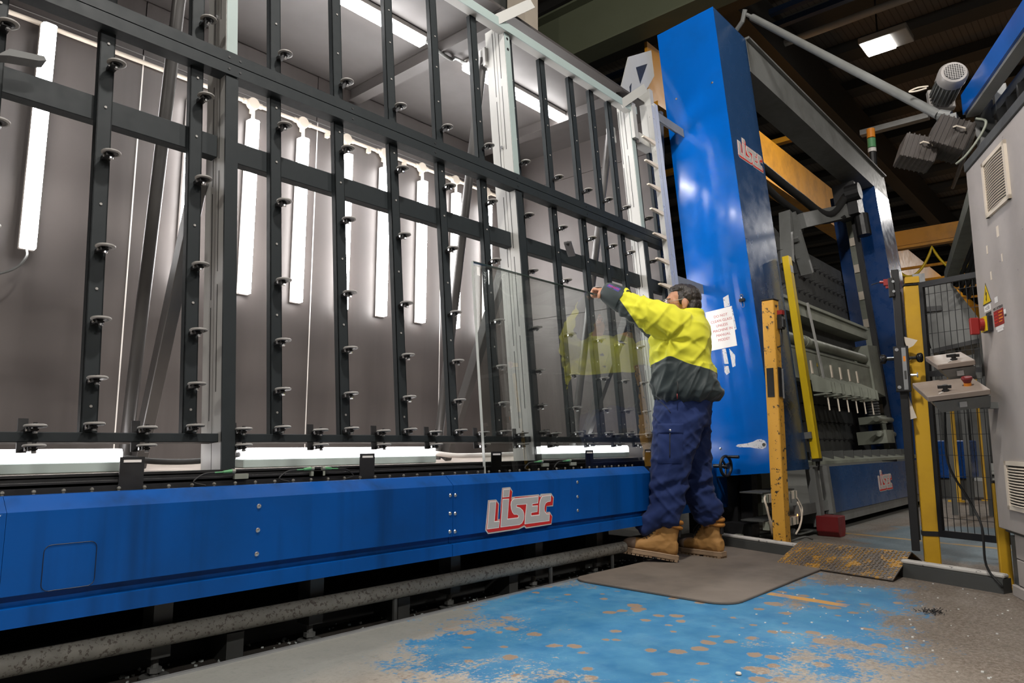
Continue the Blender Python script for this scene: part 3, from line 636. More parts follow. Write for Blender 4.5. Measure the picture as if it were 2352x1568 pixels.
# paint worn or oversprayed white on the side
wk = NT('white_overspray'); wk.set(color=(0.62, 0.64, 0.68), rough=0.5)
al = wk.ramp(wk.math('ADD', wk.noise(60, 4, 0.7), wk.math('MULTIPLY', wk.noise(14), 0.5)), [(0.55, 0.0), (0.72, 1.0)]); wk.set(alpha=al)
M['overspray'] = wk.m
def patch(poly, name='worn_paint', mat='overspray'):
    b = MB(LEAN); b.prism(poly, Matrix(((0, 0, -1, U0 - 0.0004), (-1, 0, 0, 0), (0, 1, 0, 0), (0, 0, 0, 1))), 0.0003)
    b.build(name, M[mat], colm)
patch([(0.29, 1.99), (0.245, 1.975), (0.245, 1.90), (0.29, 1.905)])
patch([(0.255, 1.90), (0.305, 1.90), (0.318, 1.72), (0.29, 1.71)])
patch([(0.185, 1.595), (0.215, 1.59), (0.222, 1.475), (0.19, 1.48)])
patch([(0.24, 1.59), (0.28, 1.53), (0.272, 1.45), (0.248, 1.445)])
patch([(0.185, 1.465), (0.218, 1.46), (0.222, 1.41), (0.195, 1.395), (0.182, 1.42)])
b = MB(LEAN); pts = [(0.195, 0.872), (0.21, 0.883), (0.28, 0.885), (0.33, 0.893), (0.36, 0.905), (0.39, 0.905), (0.415, 0.89), (0.425, 0.868), (0.415, 0.845), (0.39, 0.835), (0.35, 0.842), (0.30, 0.855), (0.22, 0.862)]
patch(pts)
b = MB(LEAN); b.cyl((U0, -0.404, 0.865), (U0 - 0.004, -0.404, 0.865), 0.012, n=12); b.build('plug_hole', M['darkgrey'], colm)
# hand wheel on the side
hc = Vector((4.895, 2.285, 0.53)); ax = Vector((-0.12, -0.99, 0)).normalized()
b = MB(); b.torus(hc, ax, 0.070, 0.011, 28, 8); wheel = b.build('hand_wheel', M['black'], colm, smooth=True)
b = MB()
for a in (20, 140, 260): b.bar(hc, hc + Vector((math.cos(R(a)), 0, math.sin(R(a)))) * 0.07, 0.014, 0.010, up=(0, 1, 0))
b.cyl(hc - ax * 0.098, hc + ax * 0.016, 0.014, n=12).cyl(hc - ax * 0.015, hc + ax * 0.02, 0.020, n=12); tag(b.build('spokes', M['black'], wheel), kind='stuff')
g = hc + Vector((0.015, -0.008, 0.066)); b = MB(); b.cyl(g, g + Vector((0, -0.085, 0.0)), 0.010, 0.012, n=10); b.build('crank_grip', M['black'], wheel, smooth='a')

# sheet of paper taped to the column (letters are raised print)
sg = thing('paper_notice', 'white paper notice with red capitals taped on the blue column', 'sign', (U0 - 0.001, 0, 0), frame=LEAN)
PM = LEAN @ Matrix(((0, 0, -1, U0 - 0.0012), (-1, 0, 0, 0), (0, 1, 0, 0), (0, 0, 0, 1)))
tilt = Matrix.Rotation(R(1.0), 4, 'Z')
PM = PM @ lmat(0.198, 1.746, 0) @ tilt
b = MB(); b.prism([(-0.105, -0.150), (0.105, -0.150), (0.105, 0.150), (-0.105, 0.150)], PM, 0.0005); b.build('sheet', M['paper'], sg)
def text_mesh(name, s, size, Mt, mat, parent, align='CENTER', depth=0.0002):
    cu = bpy.data.curves.new(name, 'FONT'); cu.body = s; cu.size = size; cu.align_x = align; cu.align_y = 'CENTER'; cu.extrude = depth; cu.resolution_u = 3
    o = bpy.data.objects.new(name, cu); COL.objects.link(o)
    dg = bpy.context.evaluated_depsgraph_get(); me = bpy.data.meshes.new_from_object(o.evaluated_get(dg))
    bpy.data.objects.remove(o); me.name = name; me.materials.clear(); me.materials.append(mat)
    q = bpy.data.objects.new(name, me); place(q, WM[parent].inverted() @ Mt, parent); return q
for i, s in enumerate(('DO NOT', 'CLEAN GLASS', 'UNLESS', 'MACHINE IN', 'MANUAL', 'MODE!!')):
    text_mesh('lettering', s, 0.0275, PM @ lmat(0.012, 0.098 - i * 0.0365, 0.0008), M['ink_red'], sg)
bc = thing('binder_clip', 'black binder clip with wire arms hanging on a hook on the blue column', 'clip', (U0 - 0.004, -0.392, 1.90), frame=LEAN)
CM = LEAN @ Matrix(((0, 0, -1, U0 - 0.0006), (-1, 0, 0, 0), (0, 1, 0, 0), (0, 0, 0, 1))) @ lmat(0.392, 1.925, 0)
b = MB(); b.prism([(-0.022, -0.012), (0.022, -0.012), (0.022, 0.004), (0.017, 0.010), (-0.017, 0.010), (-0.022, 0.004)], CM, 0.018); b.build('clip_body', M['black'], bc, bevel=0.002)
b = MB(); b.tube([CM @ Vector(p) for p in ((-0.010, -0.012, 0.008), (-0.011, -0.045, 0.007), (-0.006, -0.056, 0.006), (0.006, -0.056, 0.006), (0.011, -0.045, 0.007), (0.010, -0.012, 0.008))], 0.0018, 6); b.build('wire_arm', M['chrome'], bc)
b = MB(); b.torus(CM @ Vector((0, 0.030, 0.008)), CM.to_3x3() @ Vector((0, 0, 1)), 0.011, 0.003, 14, 6); b.cyl(CM @ Vector((0, 0.010, 0.008)), CM @ Vector((0, 0.021, 0.008)), 0.006, n=8).cyl(CM @ Vector((0, 0.045, 0.0)), CM @ Vector((0, 0.040, 0.012)), 0.004, n=6); b.build('hook_ring', M['chrome'], bc)

# aluminium guide with fingers beside the column
gd = thing('finger_guide', 'slim aluminium upright with cream fingers between rack and blue column', 'guide', (4.56, -0.1, 0.7), frame=LEAN)
mbx('profile', M['alu'], gd, (4.50, 4.545, -0.10, -0.06, 0.75, 3.44), (4.550, 4.60, -0.10, -0.06, 0.75, 3.47))
mbx('groove', M['black'], gd, (4.543, 4.552, -0.095, -0.065, 0.76, 3.43))
for k in range(13):
    v = 3.125 - k * 0.186
    b = MB(LEAN); b.prism([(4.50, v - 0.016), (4.33, v - 0.006), (4.33, v + 0.004), (4.40, v + 0.012), (4.50, v + 0.012)], Matrix(((1, 0, 0, 0), (0, 0, 1, -0.10), (0, 1, 0, 0), (0, 0, 0, 1))), 0.018); b.build('finger', M['cream'], gd)
for v in (3.40, 2.1): mbx('wall_bracket', M['grey'], gd, (4.60, 4.995, -0.10, -0.03, v, v + 0.012), (4.60, 4.995, -0.10, -0.094, v - 0.06, v))
b = MB(LEAN); b.prism([(4.60, 3.98), (5.00, 4.22), (5.00, 3.98), (4.83, 3.78), (4.48, 3.50), (4.36, 3.50)], Matrix(((1, 0, 0, 0), (0, 0, 1, 0.10), (0, 1, 0, 0), (0, 0, 0, 1))), 0.008)
gs = b.build('gusset_plate', M['light'], gd)
b = MB(LEAN); b.prism([(4.70, 3.93), (4.90, 4.05), (4.74, 3.80)], Matrix(((1, 0, 0, 0), (0, 0, 1, 0.0985), (0, 1, 0, 0), (0, 0, 0, 1))), 0.001).prism([(4.56, 3.70), (4.60, 3.75), (4.56, 3.60)], Matrix(((1, 0, 0, 0), (0, 0, 1, 0.0985), (0, 1, 0, 0), (0, 0, 0, 1))), 0.001); tag(b.build('cut_outs', M['black'], gs), kind='stuff')
b = MB(LEAN); b.bar((4.60, -0.01, 3.62), (4.60, -0.01, 3.20), 0.10, 0.05); b.build('upper_post', M['light'], gd)

# ---------------------------------------------------------------- press behind the column
pr = thing('glass_press', 'big grey and blue glass press line behind the column, with spiked dark plate', 'press', (7.4, 0, 0.3), frame=LEAN)
mbx('top_beam', M['grey'], pr, (5.63, 9.95, WF, WF + 0.25, 4.02, 4.325))
mbx('top_beam_flange', M['grey'], pr, (5.63, 9.95, WF - 0.03, WF + 0.28, 4.325, 4.345))
c2 = mbx('far_column', M['blue_shaded'], pr, (9.30, 9.95, WF, 0.05, 0.70, 4.02))
mbx('column_facing', M['blue_greyed'], c2, (9.305, 9.95, WF - 0.004, WF - 0.0005, 0.70, 4.02))
mbx('lower_panel', M['blue_metal'], pr, (6.05, 9.95, WF, WF + 0.01, 0.318, 0.680))
logo(pr, LEAN @ Matrix(((1, 0, 0, 7.39), (0, 0, -1, WF - 0.0004), (0, 1, 0, 0.425), (0, 0, 0, 1))), 1.0)
mbx('panel_frame', M['grey'], pr, (5.98, 6.045, WF - 0.01, WF + 0.05, 0.315, 0.69), (6.045, 9.9, WF + 0.012, WF + 0.3, 0.24, 0.315))
mbx('leg', M['grey'], pr, (5.70, 5.78, WF - 0.01, WF + 0.06, 0.24, 0.685)); mbx('leg_tie', M['grey'], pr, (5.35, 6.0, WF + 0.02, WF + 0.06, 0.345, 0.42))
b = MB(LEAN); b.prism([(-0.46, 0.70), (-0.46, 0.725), (-0.25, 0.80), (0.02, 0.80), (0.02, 0.70)], Matrix(((0, 0, 1, 5.66), (1, 0, 0, 0), (0, 1, 0, 0), (0, 0, 0, 1))), 3.6); b.build('bed_cover', M['grey_green'], pr)
for k in range(12): mbx('bed_bolt', M['darkgrey'], pr, (5.80 + k * 0.28, 5.812 + k * 0.28, -0.43, -0.26, 0.74, 0.81))
mbx('back_plate', M['darkgrey'], pr, (5.66, 9.28, 0.06, 0.10, 0.80, 3.05))
sp0 = None
for i in range(22):
    for j in range(12):
        u = 5.78 + i * 0.16 + (0.08 if j % 2 else 0); v = 0.95 + j * 0.175
        if u > 9.25: continue
        if sp0 is None:
            b = MB(LEAN); b.lathe([(0.022, 0), (0.016, 0.012), (0.0045, 0.02), (0.0, 0.075)], (u, 0.06, v), (0, -1, 0), 6)
            sp0 = b.build('spike_roller', M['black'], pr, origin=LEAN @ Vector((u, 0.06, v))); su, sv = u, v; continue
        copy_of(sp0, pr, ML[sp0] @ lmat(u - su, 0, v - sv))
ca = mbx('carriage_beam', M['grey_green'], pr, (5.80, 8.55, -0.30, -0.12, 2.03, 2.14))
mbx('carriage_back', M['darkgrey'], pr, (5.80, 8.55, -0.16, -0.12, 1.70, 2.03)); mbx('carriage_ledge', M['grey_green'], pr, (5.80, 8.55, -0.32, -0.12, 2.132, 2.16))
mbx('carriage_plate', M['grey_green'], pr, (5.80, 8.55, -0.30, -0.20, 1.44, 1.71), (5.80, 8.55, -0.305, -0.12, 1.70, 1.72))
b = MB(LEAN); b.cyl((5.80, -0.26, 1.805), (8.40, -0.26, 1.805), 0.048, n=16).cyl((6.55, -0.26, 1.805), (6.62, -0.26, 1.805), 0.055, n=16); b.build('pipe', M['grey_green'], pr, smooth='a')
for k in range(6):
    u = 6.50 + k * 0.27
    b = MB(LEAN); b.prism([(-0.30, 1.50), (-0.46, 1.40), (-0.46, 1.30), (-0.30, 1.34)], Matrix(((0, 0, 1, u), (1, 0, 0, 0), (0, 1, 0, 0), (0, 0, 0, 1))), 0.012); b.prism([(-0.30, 1.50), (-0.46, 1.40), (-0.46, 1.30), (-0.30, 1.34)], Matrix(((0, 0, 1, u + 0.09), (1, 0, 0, 0), (0, 1, 0, 0), (0, 0, 0, 1))), 0.012)
    b.box(u, u + 0.102, -0.46, -0.30, 1.30, 1.312); br = b.build('clamp_bracket', M['grey_green'], pr)
    b = MB(LEAN); b.box(u + 0.03, u + 0.06, -0.31, -0.30, 1.50, 1.62); b.build('clamp_tab', M['cream'], br)
    b = MB(LEAN); b.cyl((u + 0.05, -0.40, 1.30), (u + 0.05, -0.40, 1.16), 0.007, n=8); b.build('clamp_pin', M['cream'], br)
b = MB(LEAN); b.bar((6.62, -0.33, 2.16), (6.72, -0.34, 1.45), 0.012, 0.03); b.build('strap', M['light'], pr)
b = MB(LEAN); b.prism([(8.42, 1.95), (8.80, 1.98), (8.80, 1.40), (8.42, 1.44)], Matrix(((1, 0, 0, 0), (0, 0, 1, -0.32), (0, 1, 0, 0), (0, 0, 0, 1))), 0.20); b.build('carriage_end', M['grey_green'], pr)
b = MB(LEAN); b.prism([(-0.02, 0.0), (0.02, 0.0), (0.0, 0.036)], Matrix(((1, 0, 0, 6.72), (0, 0, -1, -0.3005), (0, 1, 0, 1.58), (0, 0, 0, 1))), 0.001); b.build('warning_mark', M['yellow_clean'], ca)
# guide rail with white clips beside the far column
mbx('guide_rail', M['grey_green'], pr, (9.10, 9.28, -0.22, -0.14, 0.75, 4.0)); mbx('rod_rail', M['black'], pr, (8.95, 9.0, -0.30, -0.24, 0.75, 3.7))
for k in range(9): mbx('clip', M['cream'], pr, (9.08, 9.10, -0.26, -0.15, 0.9 + k * 0.34, 1.0 + k * 0.34))
b = MB(LEAN); b.box(8.70, 8.95, -0.40, -0.15, 3.55, 3.95).cyl((8.85, -0.38, 3.56), (8.85, -0.38, 3.30), 0.08, n=12).cyl((8.70, -0.45, 3.80), (8.70, -0.3, 3.80), 0.10, n=14); b.build('drive_motor', M['black'], pr)
b = MB(LEAN); b.box(8.45, 8.75, -0.35, -0.05, 0.88, 1.02).box(8.5, 8.7, -0.32, -0.08, 1.1, 1.18).cyl((8.35, -0.3, 1.14), (8.95, -0.3, 1.14), 0.03, n=10).cyl((8.35, -0.3, 0.98), (8.95, -0.3, 0.98), 0.03, n=10); b.build('clamp_unit', M['grey_green'], pr)
b = MB(LEAN)
for k in range(9): b.torus((8.6, -0.22, 1.20 + k * 0.03), (0, 0, 1), 0.06, 0.011, 12, 5)
tag(b.build('spring', M['darkgrey'], pr), kind='stuff')
# tubular framework above the press
def strut(name, p, q, a, b_, mat='grey'):
    b = MB(LEAN); b.bar(p, q, a, b_); return b.build(name, M[mat], pr)
strut('frame_bar', (5.66, 0.15, 4.05), (7.6, 0.30, 3.30), 0.09, 0.12); strut('frame_bar', (5.66, 0.10, 3.55), (7.6, 0.22, 3.15), 0.10, 0.12)
strut('frame_bar', (5.66, -0.05, 3.55), (6.5, 0.6, 3.75), 0.05, 0.05); strut('frame_bar', (7.55, -0.10, 3.25), (8.75, -0.25, 3.62), 0.08, 0.16)
strut('frame_bar', (7.40, 0.0, 3.34), (7.24, 0.0, 2.75), 0.12, 0.06, 'grey'); strut('frame_bar', (7.46, -0.02, 3.34), (7.74, -0.02, 2.72), 0.12, 0.06, 'grey'); strut('frame_bar', (7.52, -0.02, 3.05), (7.95, -0.04, 3.45), 0.07, 0.04, 'grey')
b = MB(LEAN); b.tube(smooth_path([(5.9, -0.05, 4.0), (6.3, 0.0, 3.75), (6.8, 0.0, 3.72), (7.6, -0.1, 3.55), (8.2, -0.2, 3.45), (8.8, -0.3, 3.85)]), 0.045, 8); b.build('hose', M['black_rubber'], pr, smooth=True)
b = MB(LEAN); b.tube(smooth_path([(6.5, 0.0, 4.05), (6.55, 0.0, 3.8), (7.0, 0.0, 3.5), (7.9, -0.1, 3.35), (8.6, -0.25, 3.5)]), 0.035, 8); b.build('hose', M['black_rubber'], pr, smooth=True)
b = MB(LEAN); b.cyl((8.3, 0.5, 2.55), (8.3, 0.2, 2.55), 0.16, n=18).cyl((8.3, 0.2, 2.55), (8.3, 0.15, 2.55), 0.10, n=14); b.build('fan_motor', M['darkgrey'], pr)
# dark machinery and wiring under the column
mc = thing('valve_unit', 'open wiring rack with terminals and pale hoses under the blue column', 'machinery', (5.3, 2.1, 0.0))
for (x0, x1, y0, y1, z0, z1, m, nm) in ((5.2, 5.5, 2.35, 2.75, 0.0, 0.5, 'black', 'pedestal'), (5.24, 5.34, 2.25, 2.34, 0.0, 0.46, 'black', 'pedestal'), (4.86, 4.99, 2.10, 2.30, 0.06, 0.14, 'black', 'base_block'), (4.75, 4.86, 2.16, 2.21, 0.02, 0.07, 'grey_green', 'base_block'), (4.78, 5.36, 1.98, 2.14, 0.355, 0.363, 'darkgrey', 'shelf'), (4.78, 5.36, 1.98, 2.14, 0.17, 0.178, 'darkgrey', 'shelf'), (5.55, 5.8, 2.3, 2.4, 0.12, 0.5, 'grey_green', 'cover_plate')):
    b = MB(); b.box(x0, x1, y0, y1, z0, z1); b.build(nm, M[m], mc)
for row, z in enumerate((0.296, 0.115)):
    for k in range(20):
        x = 4.81 + k * 0.027
        b = MB(); b.box(x, x + 0.020, 1.955, 2.00, z, z + 0.055); b.build('terminal', M['cream' if k % 3 else 'grey_green'], mc)
for x, z in ((5.10, 0.150), (5.31, 0.180)):
    b = MB(); b.lathe([(0.008, 0), (0.006, 0.004), (0.0, 0.006)], (x, 1.95, z), (0, -1, 0), 8); b.build('indicator', M['orange_on'], mc)
for i, pts in enumerate((((4.80, 1.97, 0.34), (4.74, 1.95, 0.32), (4.75, 1.94, 0.26), (4.79, 1.94, 0.17), (4.84, 1.95, 0.09)), ((4.80, 1.96, 0.27), (4.77, 1.94, 0.22), (4.82, 1.93, 0.12)), ((5.35, 1.96, 0.27), (5.37, 1.94, 0.18), (5.32, 1.94, 0.10), (5.26, 1.95, 0.05)), ((5.37, 1.97, 0.30), (5.41, 1.95, 0.22), (5.36, 1.94, 0.15)), ((5.0, 1.9, 0.03), (5.15, 1.85, 0.05), (5.3, 1.85, 0.02)))):
    b = MB(); b.tube(smooth_path(pts), 0.007, 6); b.build('hose', M['cream' if i < 4 else 'grey'], mc, smooth=True)
for x, y, z in ((4.95, 2.0, 0.24), (4.97, 1.99, 0.06), (5.3, 1.99, 0.04), (5.0, 2.2, 0.02)):
    b = MB(); b.cyl((x, y, z), (x + 0.03, y, z + 0.03), 0.02, n=6).cyl((x + 0.03, y, z + 0.03), (x + 0.05, y - 0.01, z + 0.02), 0.012, n=6); b.build('fitting', M['galv'], mc)
rbx = thing('red_wedge', 'dark red chamfered steel block on the floor under the press', 'machine part', (5.72, 1.80, 0.0))
b = MB(); b.prism([(-0.05, 0), (0.06, 0), (0.085, 0.04), (0.085, 0.15), (-0.085, 0.15), (-0.085, 0.04)], Matrix(((1, 0, 0, 5.74), (0, 0, 1, 1.78), (0, 1, 0, 0), (0, 0, 0, 1))), 0.16); b.build('block', M['darkred'], rbx, bevel=0.004)
# ================================================================ RIGHT SIDE: posts, gate, fence, cabinet
KX = Vector((-0.309, -0.951, 0))                    # direction of the kerb and of the fence
FX = Vector((0.912, 0.41, 0)); FN = Vector((-0.41, 0.912, 0))   # long side of the cabinet and its outward normal
# floor kerb of white-topped rail on a dark curb
kb = thing('floor_kerb', 'low dark kerb with worn white rail on top crossing the floor', 'kerb', (4.45, 1.4, 0))
def kerb(p, q):
    p, q = Vector(p), Vector(q)
    b = MB(); b.bar(p + Vector((0, 0, 0.033)), q + Vector((0, 0, 0.033)), 0.075, 0.066); b.build('curb', M['darkgrey'], kb)
    b = MB(); b.bar(p + Vector((0, 0, 0.077)), q + Vector((0, 0, 0.077)), 0.05, 0.02); b.build('rail_cap', M['white_worn'], kb, bevel=0.006)
M['white_worn'] = paint('worn_white_paint', (0.50, 0.48, 0.45), 0.5, var=0.15, scale=8, wear=(0.06, 0.05, 0.05), wear_amt=0.60, wear_scale=26)
kerb((4.70, 2.27, 0), (4.505, 1.65, 0)); kerb((4.30, 1.035, 0), (4.135, 0.56, 0))
# anti-fatigue mat
mt = MB(); pts = []
for cx, cy, a0, r in ((4.66, 2.17, 0, 0.08), (3.12, 2.19, 90, 0.09), (3.12, 1.52, 180, 0.115), (4.56, 1.52, 270, 0.1)):
    for k in range(7): pts.append((cx + r * math.cos(R(a0 + k * 15)), cy + r * math.sin(R(a0 + k * 15))))
mt.prism(pts, lmat(0, 0, 0.0005), 0.012)
tag(mt.build('floor_mat', M['mat'], bevel=0.003), 'worn brown rubber standing mat with rounded corners under the worker', 'mat')
# checker-plate ramp over the kerb
rp = thing('ramp_plate', 'rusty yellow checker-plate ramp laid over the kerb', 'ramp', (4.28, 1.34, 0.0))
e1, e2 = Vector((4.215, 1.685, 0.004)), Vector((4.075, 1.035, 0.004)); t1, t2 = Vector((4.475, 1.635, 0.105)), Vector((4.425, 1.02, 0.105)); f1, f2 = Vector((4.66, 1.60, 0.02)), Vector((4.62, 1.00, 0.02))
b = MB()
def slab(a, c, d, e, th):
    n = (c - a).cross(e - a).normalized(); n = n if n.z > 0 else -n
    lo = [b.bm.verts.new(p) for p in (a, c, d, e)]; hi = [b.bm.verts.new(p + n * th) for p in (a, c, d, e)]
    b._f(lo[::-1]); b._f(hi)
    for i in range(4): b._f([lo[i], lo[(i + 1) % 4], hi[(i + 1) % 4], hi[i]])
slab(e1, e2, t2, t1, 0.006); slab(t1, t2, f2, f1, 0.006)
M['checker'] = paint('worn_yellow_checker', (0.115, 0.095, 0.08), 0.5, 0.2, var=0.2, scale=6, wear=(0.40, 0.21, 0.03), wear_amt=0.55, wear_scale=12)
M['checker_lug'] = paint('yellow_lug', (0.16, 0.125, 0.09), 0.5, 0.2, var=0.2, scale=6, wear=(0.52, 0.28, 0.035), wear_amt=0.46, wear_scale=9)
b.build('plate', M['checker'], rp)
b = MB(); nn = (e2 - e1).cross(t1 - e1).normalized(); nn = nn if nn.z > 0 else -nn
for i in range(30):
    for j in range(15):
        s, t = (i + 0.5) / 30, (j + 0.5) / 15
        p = e1.lerp(e2, s).lerp(t1.lerp(t2, s), t) + nn * 0.0065
        d = (e2 - e1).normalized() if (i + j) % 2 else (t1 - e1).normalized()
        d2 = ((e2 - e1).normalized() + (t1 - e1).normalized() * (1 if (i + j) % 2 else -1)).normalized()
        b.bar(p - d2 * 0.007, p + d2 * 0.007, 0.0035, 0.003, up=nn)
tag(b.build('tread_lugs', M['checker_lug'], rp), kind='stuff')

def post(name, label, cx, cy, ang, w, d, h, mat, cap=None):
    t = thing(name, label, 'post', (cx, cy, 0))
    m = lmat(cx, cy, 0) @ Matrix.Rotation(R(ang), 4, 'Z')
    b = MB(m); b.box(-w / 2, w / 2, -d / 2, d / 2, 0.012, h); b.build('tube', mat, t, bevel=0.005)
    b = MB(m); b.box(-w * 0.9, w * 0.9, -d * 0.9, d * 0.9, 0.0, 0.012); b.build('foot_plate', mat, t)
    b = MB(m); b.box(-w / 2 - .003, w / 2 + .003, -d / 2 - .003, d / 2 + .003, h, h + 0.012); b.build('cap', M['black'], t, bevel=0.004)
    return t, m
pa, m = post('guard_post', 'chipped yellow square steel post in front of the blue column', 4.793, 1.868, -3, 0.085, 0.085, 1.66, M['yellow_worn'])
b = MB(m); b.box(-0.030, 0.018, -0.050, -0.043, 1.0, 1.20); b.build('latch_plate', M['black'], pa, bevel=0.002)
b = MB(m); b.box(-0.046, -0.0425, -0.02, 0.028, 1.0, 1.195); b.build('latch_plate', M['black'], pa)
b = MB(m); b.box(0.020, 0.034, -0.056, -0.043, 0.99, 1.19); b.build('strike', M['galv'], pa, bevel=0.002)
b = MB(m); b.box(0.0, 0.05, -0.075, -0.0425, 1.46, 1.56).box(0.01, 0.04, -0.085, -0.075, 1.47, 1.53); sw = b.build('safety_switch', M['black'], pa, bevel=0.003)
b = MB(m); b.box(0.005, 0.045, -0.078, -0.044, 1.561, 1.59); b.build('red_head', M['red'], sw)
b = MB(m); b.box(0.006, 0.044, -0.0775, -0.0755, 1.475, 1.545); b.build('cover', M['galv'], sw)
b = MB(m); b.tube(smooth_path([(0.025, -0.06, 1.46), (0.03, -0.06, 1.42), (0.02, -0.06, 1.36), (-0.005, -0.055, 1.34), (-0.02, -0.045, 1.335)]), 0.005, 6); b.build('lead', M['black_rubber'], pa, smooth=True)
b = MB(m); b.box(0.043, 0.070, -0.05, 0.01, 0.30, 0.36); b.build('clip', M['grey'], pa)
# light curtain on the press
lc = thing('light_curtain', 'leaning bright yellow light-curtain bar beside the blue column', 'safety sensor', (5.665, WF - 0.03, 0.70), frame=LEAN)
b = MB(LEAN); b.box(5.645, 5.715, WF - 0.075, WF - 0.02, 0.745, 2.36); b.build('housing', M['yellow_clean'], lc, bevel=0.004)
mbx('end_cap', M['black'], lc, (5.645, 5.715, WF - 0.075, WF - 0.02, 0.725, 0.744)); mbx('lens', M['black'], lc, (5.7155, 5.722, WF - 0.06, WF - 0.03, 0.78, 2.34))
mbx('label', M['galv'], lc, (5.650, 5.71, WF - 0.0765, WF - 0.0755, 2.22, 2.28))
b = MB(LEAN); b.cyl((5.68, WF - 0.045, 0.725), (5.68, WF - 0.045, 0.69), 0.012, n=8).bar((5.715, WF - 0.05, 0.73), (5.76, WF - 0.02, 0.66), 0.012, 0.012); b.build('bracket', M['black'], lc)
mbx('bracket', M['grey'], lc, (5.62, 5.645, WF - 0.05, WF + 0.02, 0.9, 0.95))

pb, m = post('guard_post', 'tall clean yellow fence post beside the black gate edge', 4.485, 0.935, 16, 0.068, 0.078, 1.575, M['yellow'])
b = MB(m); b.box(-0.04, 0.02, -0.04, 0.03, 1.59, 1.625); b.build('top_clip', M['yellow'], pb)
b = MB(m); b.box(-0.03, 0.03, -0.07, -0.01, 1.588, 1.64); b.build('latch', M['galv'], pb)
b = MB(m); b.box(-0.037, 0.037, -0.075, 0.043, 0.20, 0.225); b.build('clamp', M['black'], pb)
# black gate leaf seen edge-on
gt = thing('gate_leaf', 'black half-open gate leaf seen edge-on with lock box and round knobs', 'gate', (4.64, 1.07, 0.06))
GD = Vector((0.974, 0.225, 0)); GN = Vector((-0.225, 0.974, 0))
gm = Matrix((GD, GN, (0, 0, 1))).transposed().to_4x4(); gm.translation = Vector((4.34, 0.988, 0.7 * (1 - 0.937))); gm = gm @ Matrix.Scale(0.937, 4)
def gb(name, mat, *boxes, bevel=0.0, par=None):
    b = MB(gm)
    for bx in boxes: b.box(*bx)
    return b.build(name, mat, par or gt, bevel=bevel)
gb('edge_bar', M['black'], (0.0, 0.03, -0.030, 0.012, 0.09, 1.72), bevel=0.002); gb('edge_channel', M['darkgrey'], (0.10, 0.13, -0.038, 0.010, 0.14, 1.60), bevel=0.002); 
gb('frame_bar', M['black'], (0.9, 0.93, -0.02, 0.012, 0.09, 1.62), (0.03, 0.9, -0.02, 0.012, 0.09, 0.12), (0.03, 0.9, -0.02, 0.012, 1.58, 1.61))
for i in range(18): gb('wire', M['black'], (0.05 + i * 0.047, 0.053 + i * 0.047, -0.006, -0.003, 0.12, 1.58))
lb = gb('lock_box', M['black'], (-0.035, 0.02, -0.048, 0.030, 0.99, 1.255), bevel=0.003)
gb('label_strip', M['galv'], (-0.0365, -0.035, -0.034, -0.012, 1.0, 1.245), par=lb)
gb('sticker', M['orange'], (-0.0372, -0.0366, -0.030, -0.018, 1.165, 1.195), par=lb); gb('slot', M['darkgrey'], (-0.0372, -0.0366, -0.030, -0.018, 1.06, 1.11), par=lb)
for y in (-1, 1):
    c = Vector((-0.01, 0.036 if y > 0 else -0.054, 1.185))
    b = MB(gm); b.cyl(c - Vector((0, 0.01 * y, 0)), c + Vector((0, 0.035 * y, 0)), 0.010, n=10).lathe([(0.010, 0.03), (0.024, 0.036), (0.029, 0.046), (0.028, 0.058), (0.02, 0.066), (0.0, 0.068)], c, (0, y, 0), 16)
    b.build('knob', flat('gloss_black', (0.01, 0.01, 0.01), 0.12) if y < 0 else bpy.data.materials['gloss_black'], lb, smooth='a') if 'gloss_black' in bpy.data.materials else b.build('knob', flat('gloss_black', (0.01, 0.01, 0.01), 0.12), lb, smooth='a')
c = Vector((-0.01, -0.05, 1.085)); b = MB(gm); b.cyl(c, c + Vector((0, -0.03, 0)), 0.008, n=8).cyl(c + Vector((0, -0.03, 0)), c + Vector((0, -0.038, 0)), 0.016, n=14); b.build('key_cylinder', M['chrome'], lb)
for y, z in ((0.0, 1.235), (0.0, 1.015)):
    b = MB(gm); b.cyl((-0.036, y + 0.012, z), (-0.038, y + 0.012, z), 0.010, n=10); b.build('screw_head', M['galv'], lb)
pl = gb('hinge_plate', M['black'], (-0.02, 0.02, 0.0, 0.030, 1.555, 1.67), bevel=0.002)
for z in (1.645, 1.585):
    b = MB(gm); b.cyl((-0.021, 0.004, z), (-0.023, 0.004, z), 0.008, n=10); b.build('screw_head', M['galv'], pl)
b = MB(gm); b.box(-0.015, 0.015, 0.031, 0.055, 1.628, 1.665).box(-0.01, 0.01, 0.03, 0.045, 1.61, 1.63).cyl((0, 0.055, 1.65), (0, 0.075, 1.652), 0.008, n=8); b.build('red_plug', M['red'], pl)
b = MB(gm); b.tube([(0, 0.07, 1.652), (0.0, 0.095, 1.647), (0.0, 0.12, 1.640)], 0.003, 5); b.build('lead', M['black_rubber'], pl)
b = MB(gm); b.prism([(0, 0), (0.075, -0.028), (0.05, -0.06), (0.02, -0.075)], gm.inverted() @ gm @ Matrix(((0, 0, 1, 0.03), (-1, 0, 0, -0.025), (0, 1, 0, 1.32), (0, 0, 0, 1))), 0.003); b.build('paper_tag', M['cream'], gt)
b = MB(gm); b.prism([(0, 0), (0.035, -0.13), (0.0, -0.14)], Matrix(((0, 0, 1, 0.03), (-1, 0, 0, -0.03), (0, 1, 0, 0.97), (0, 0, 0, 1))), 0.003); b.build('paper_tag', M['cream'], gt)

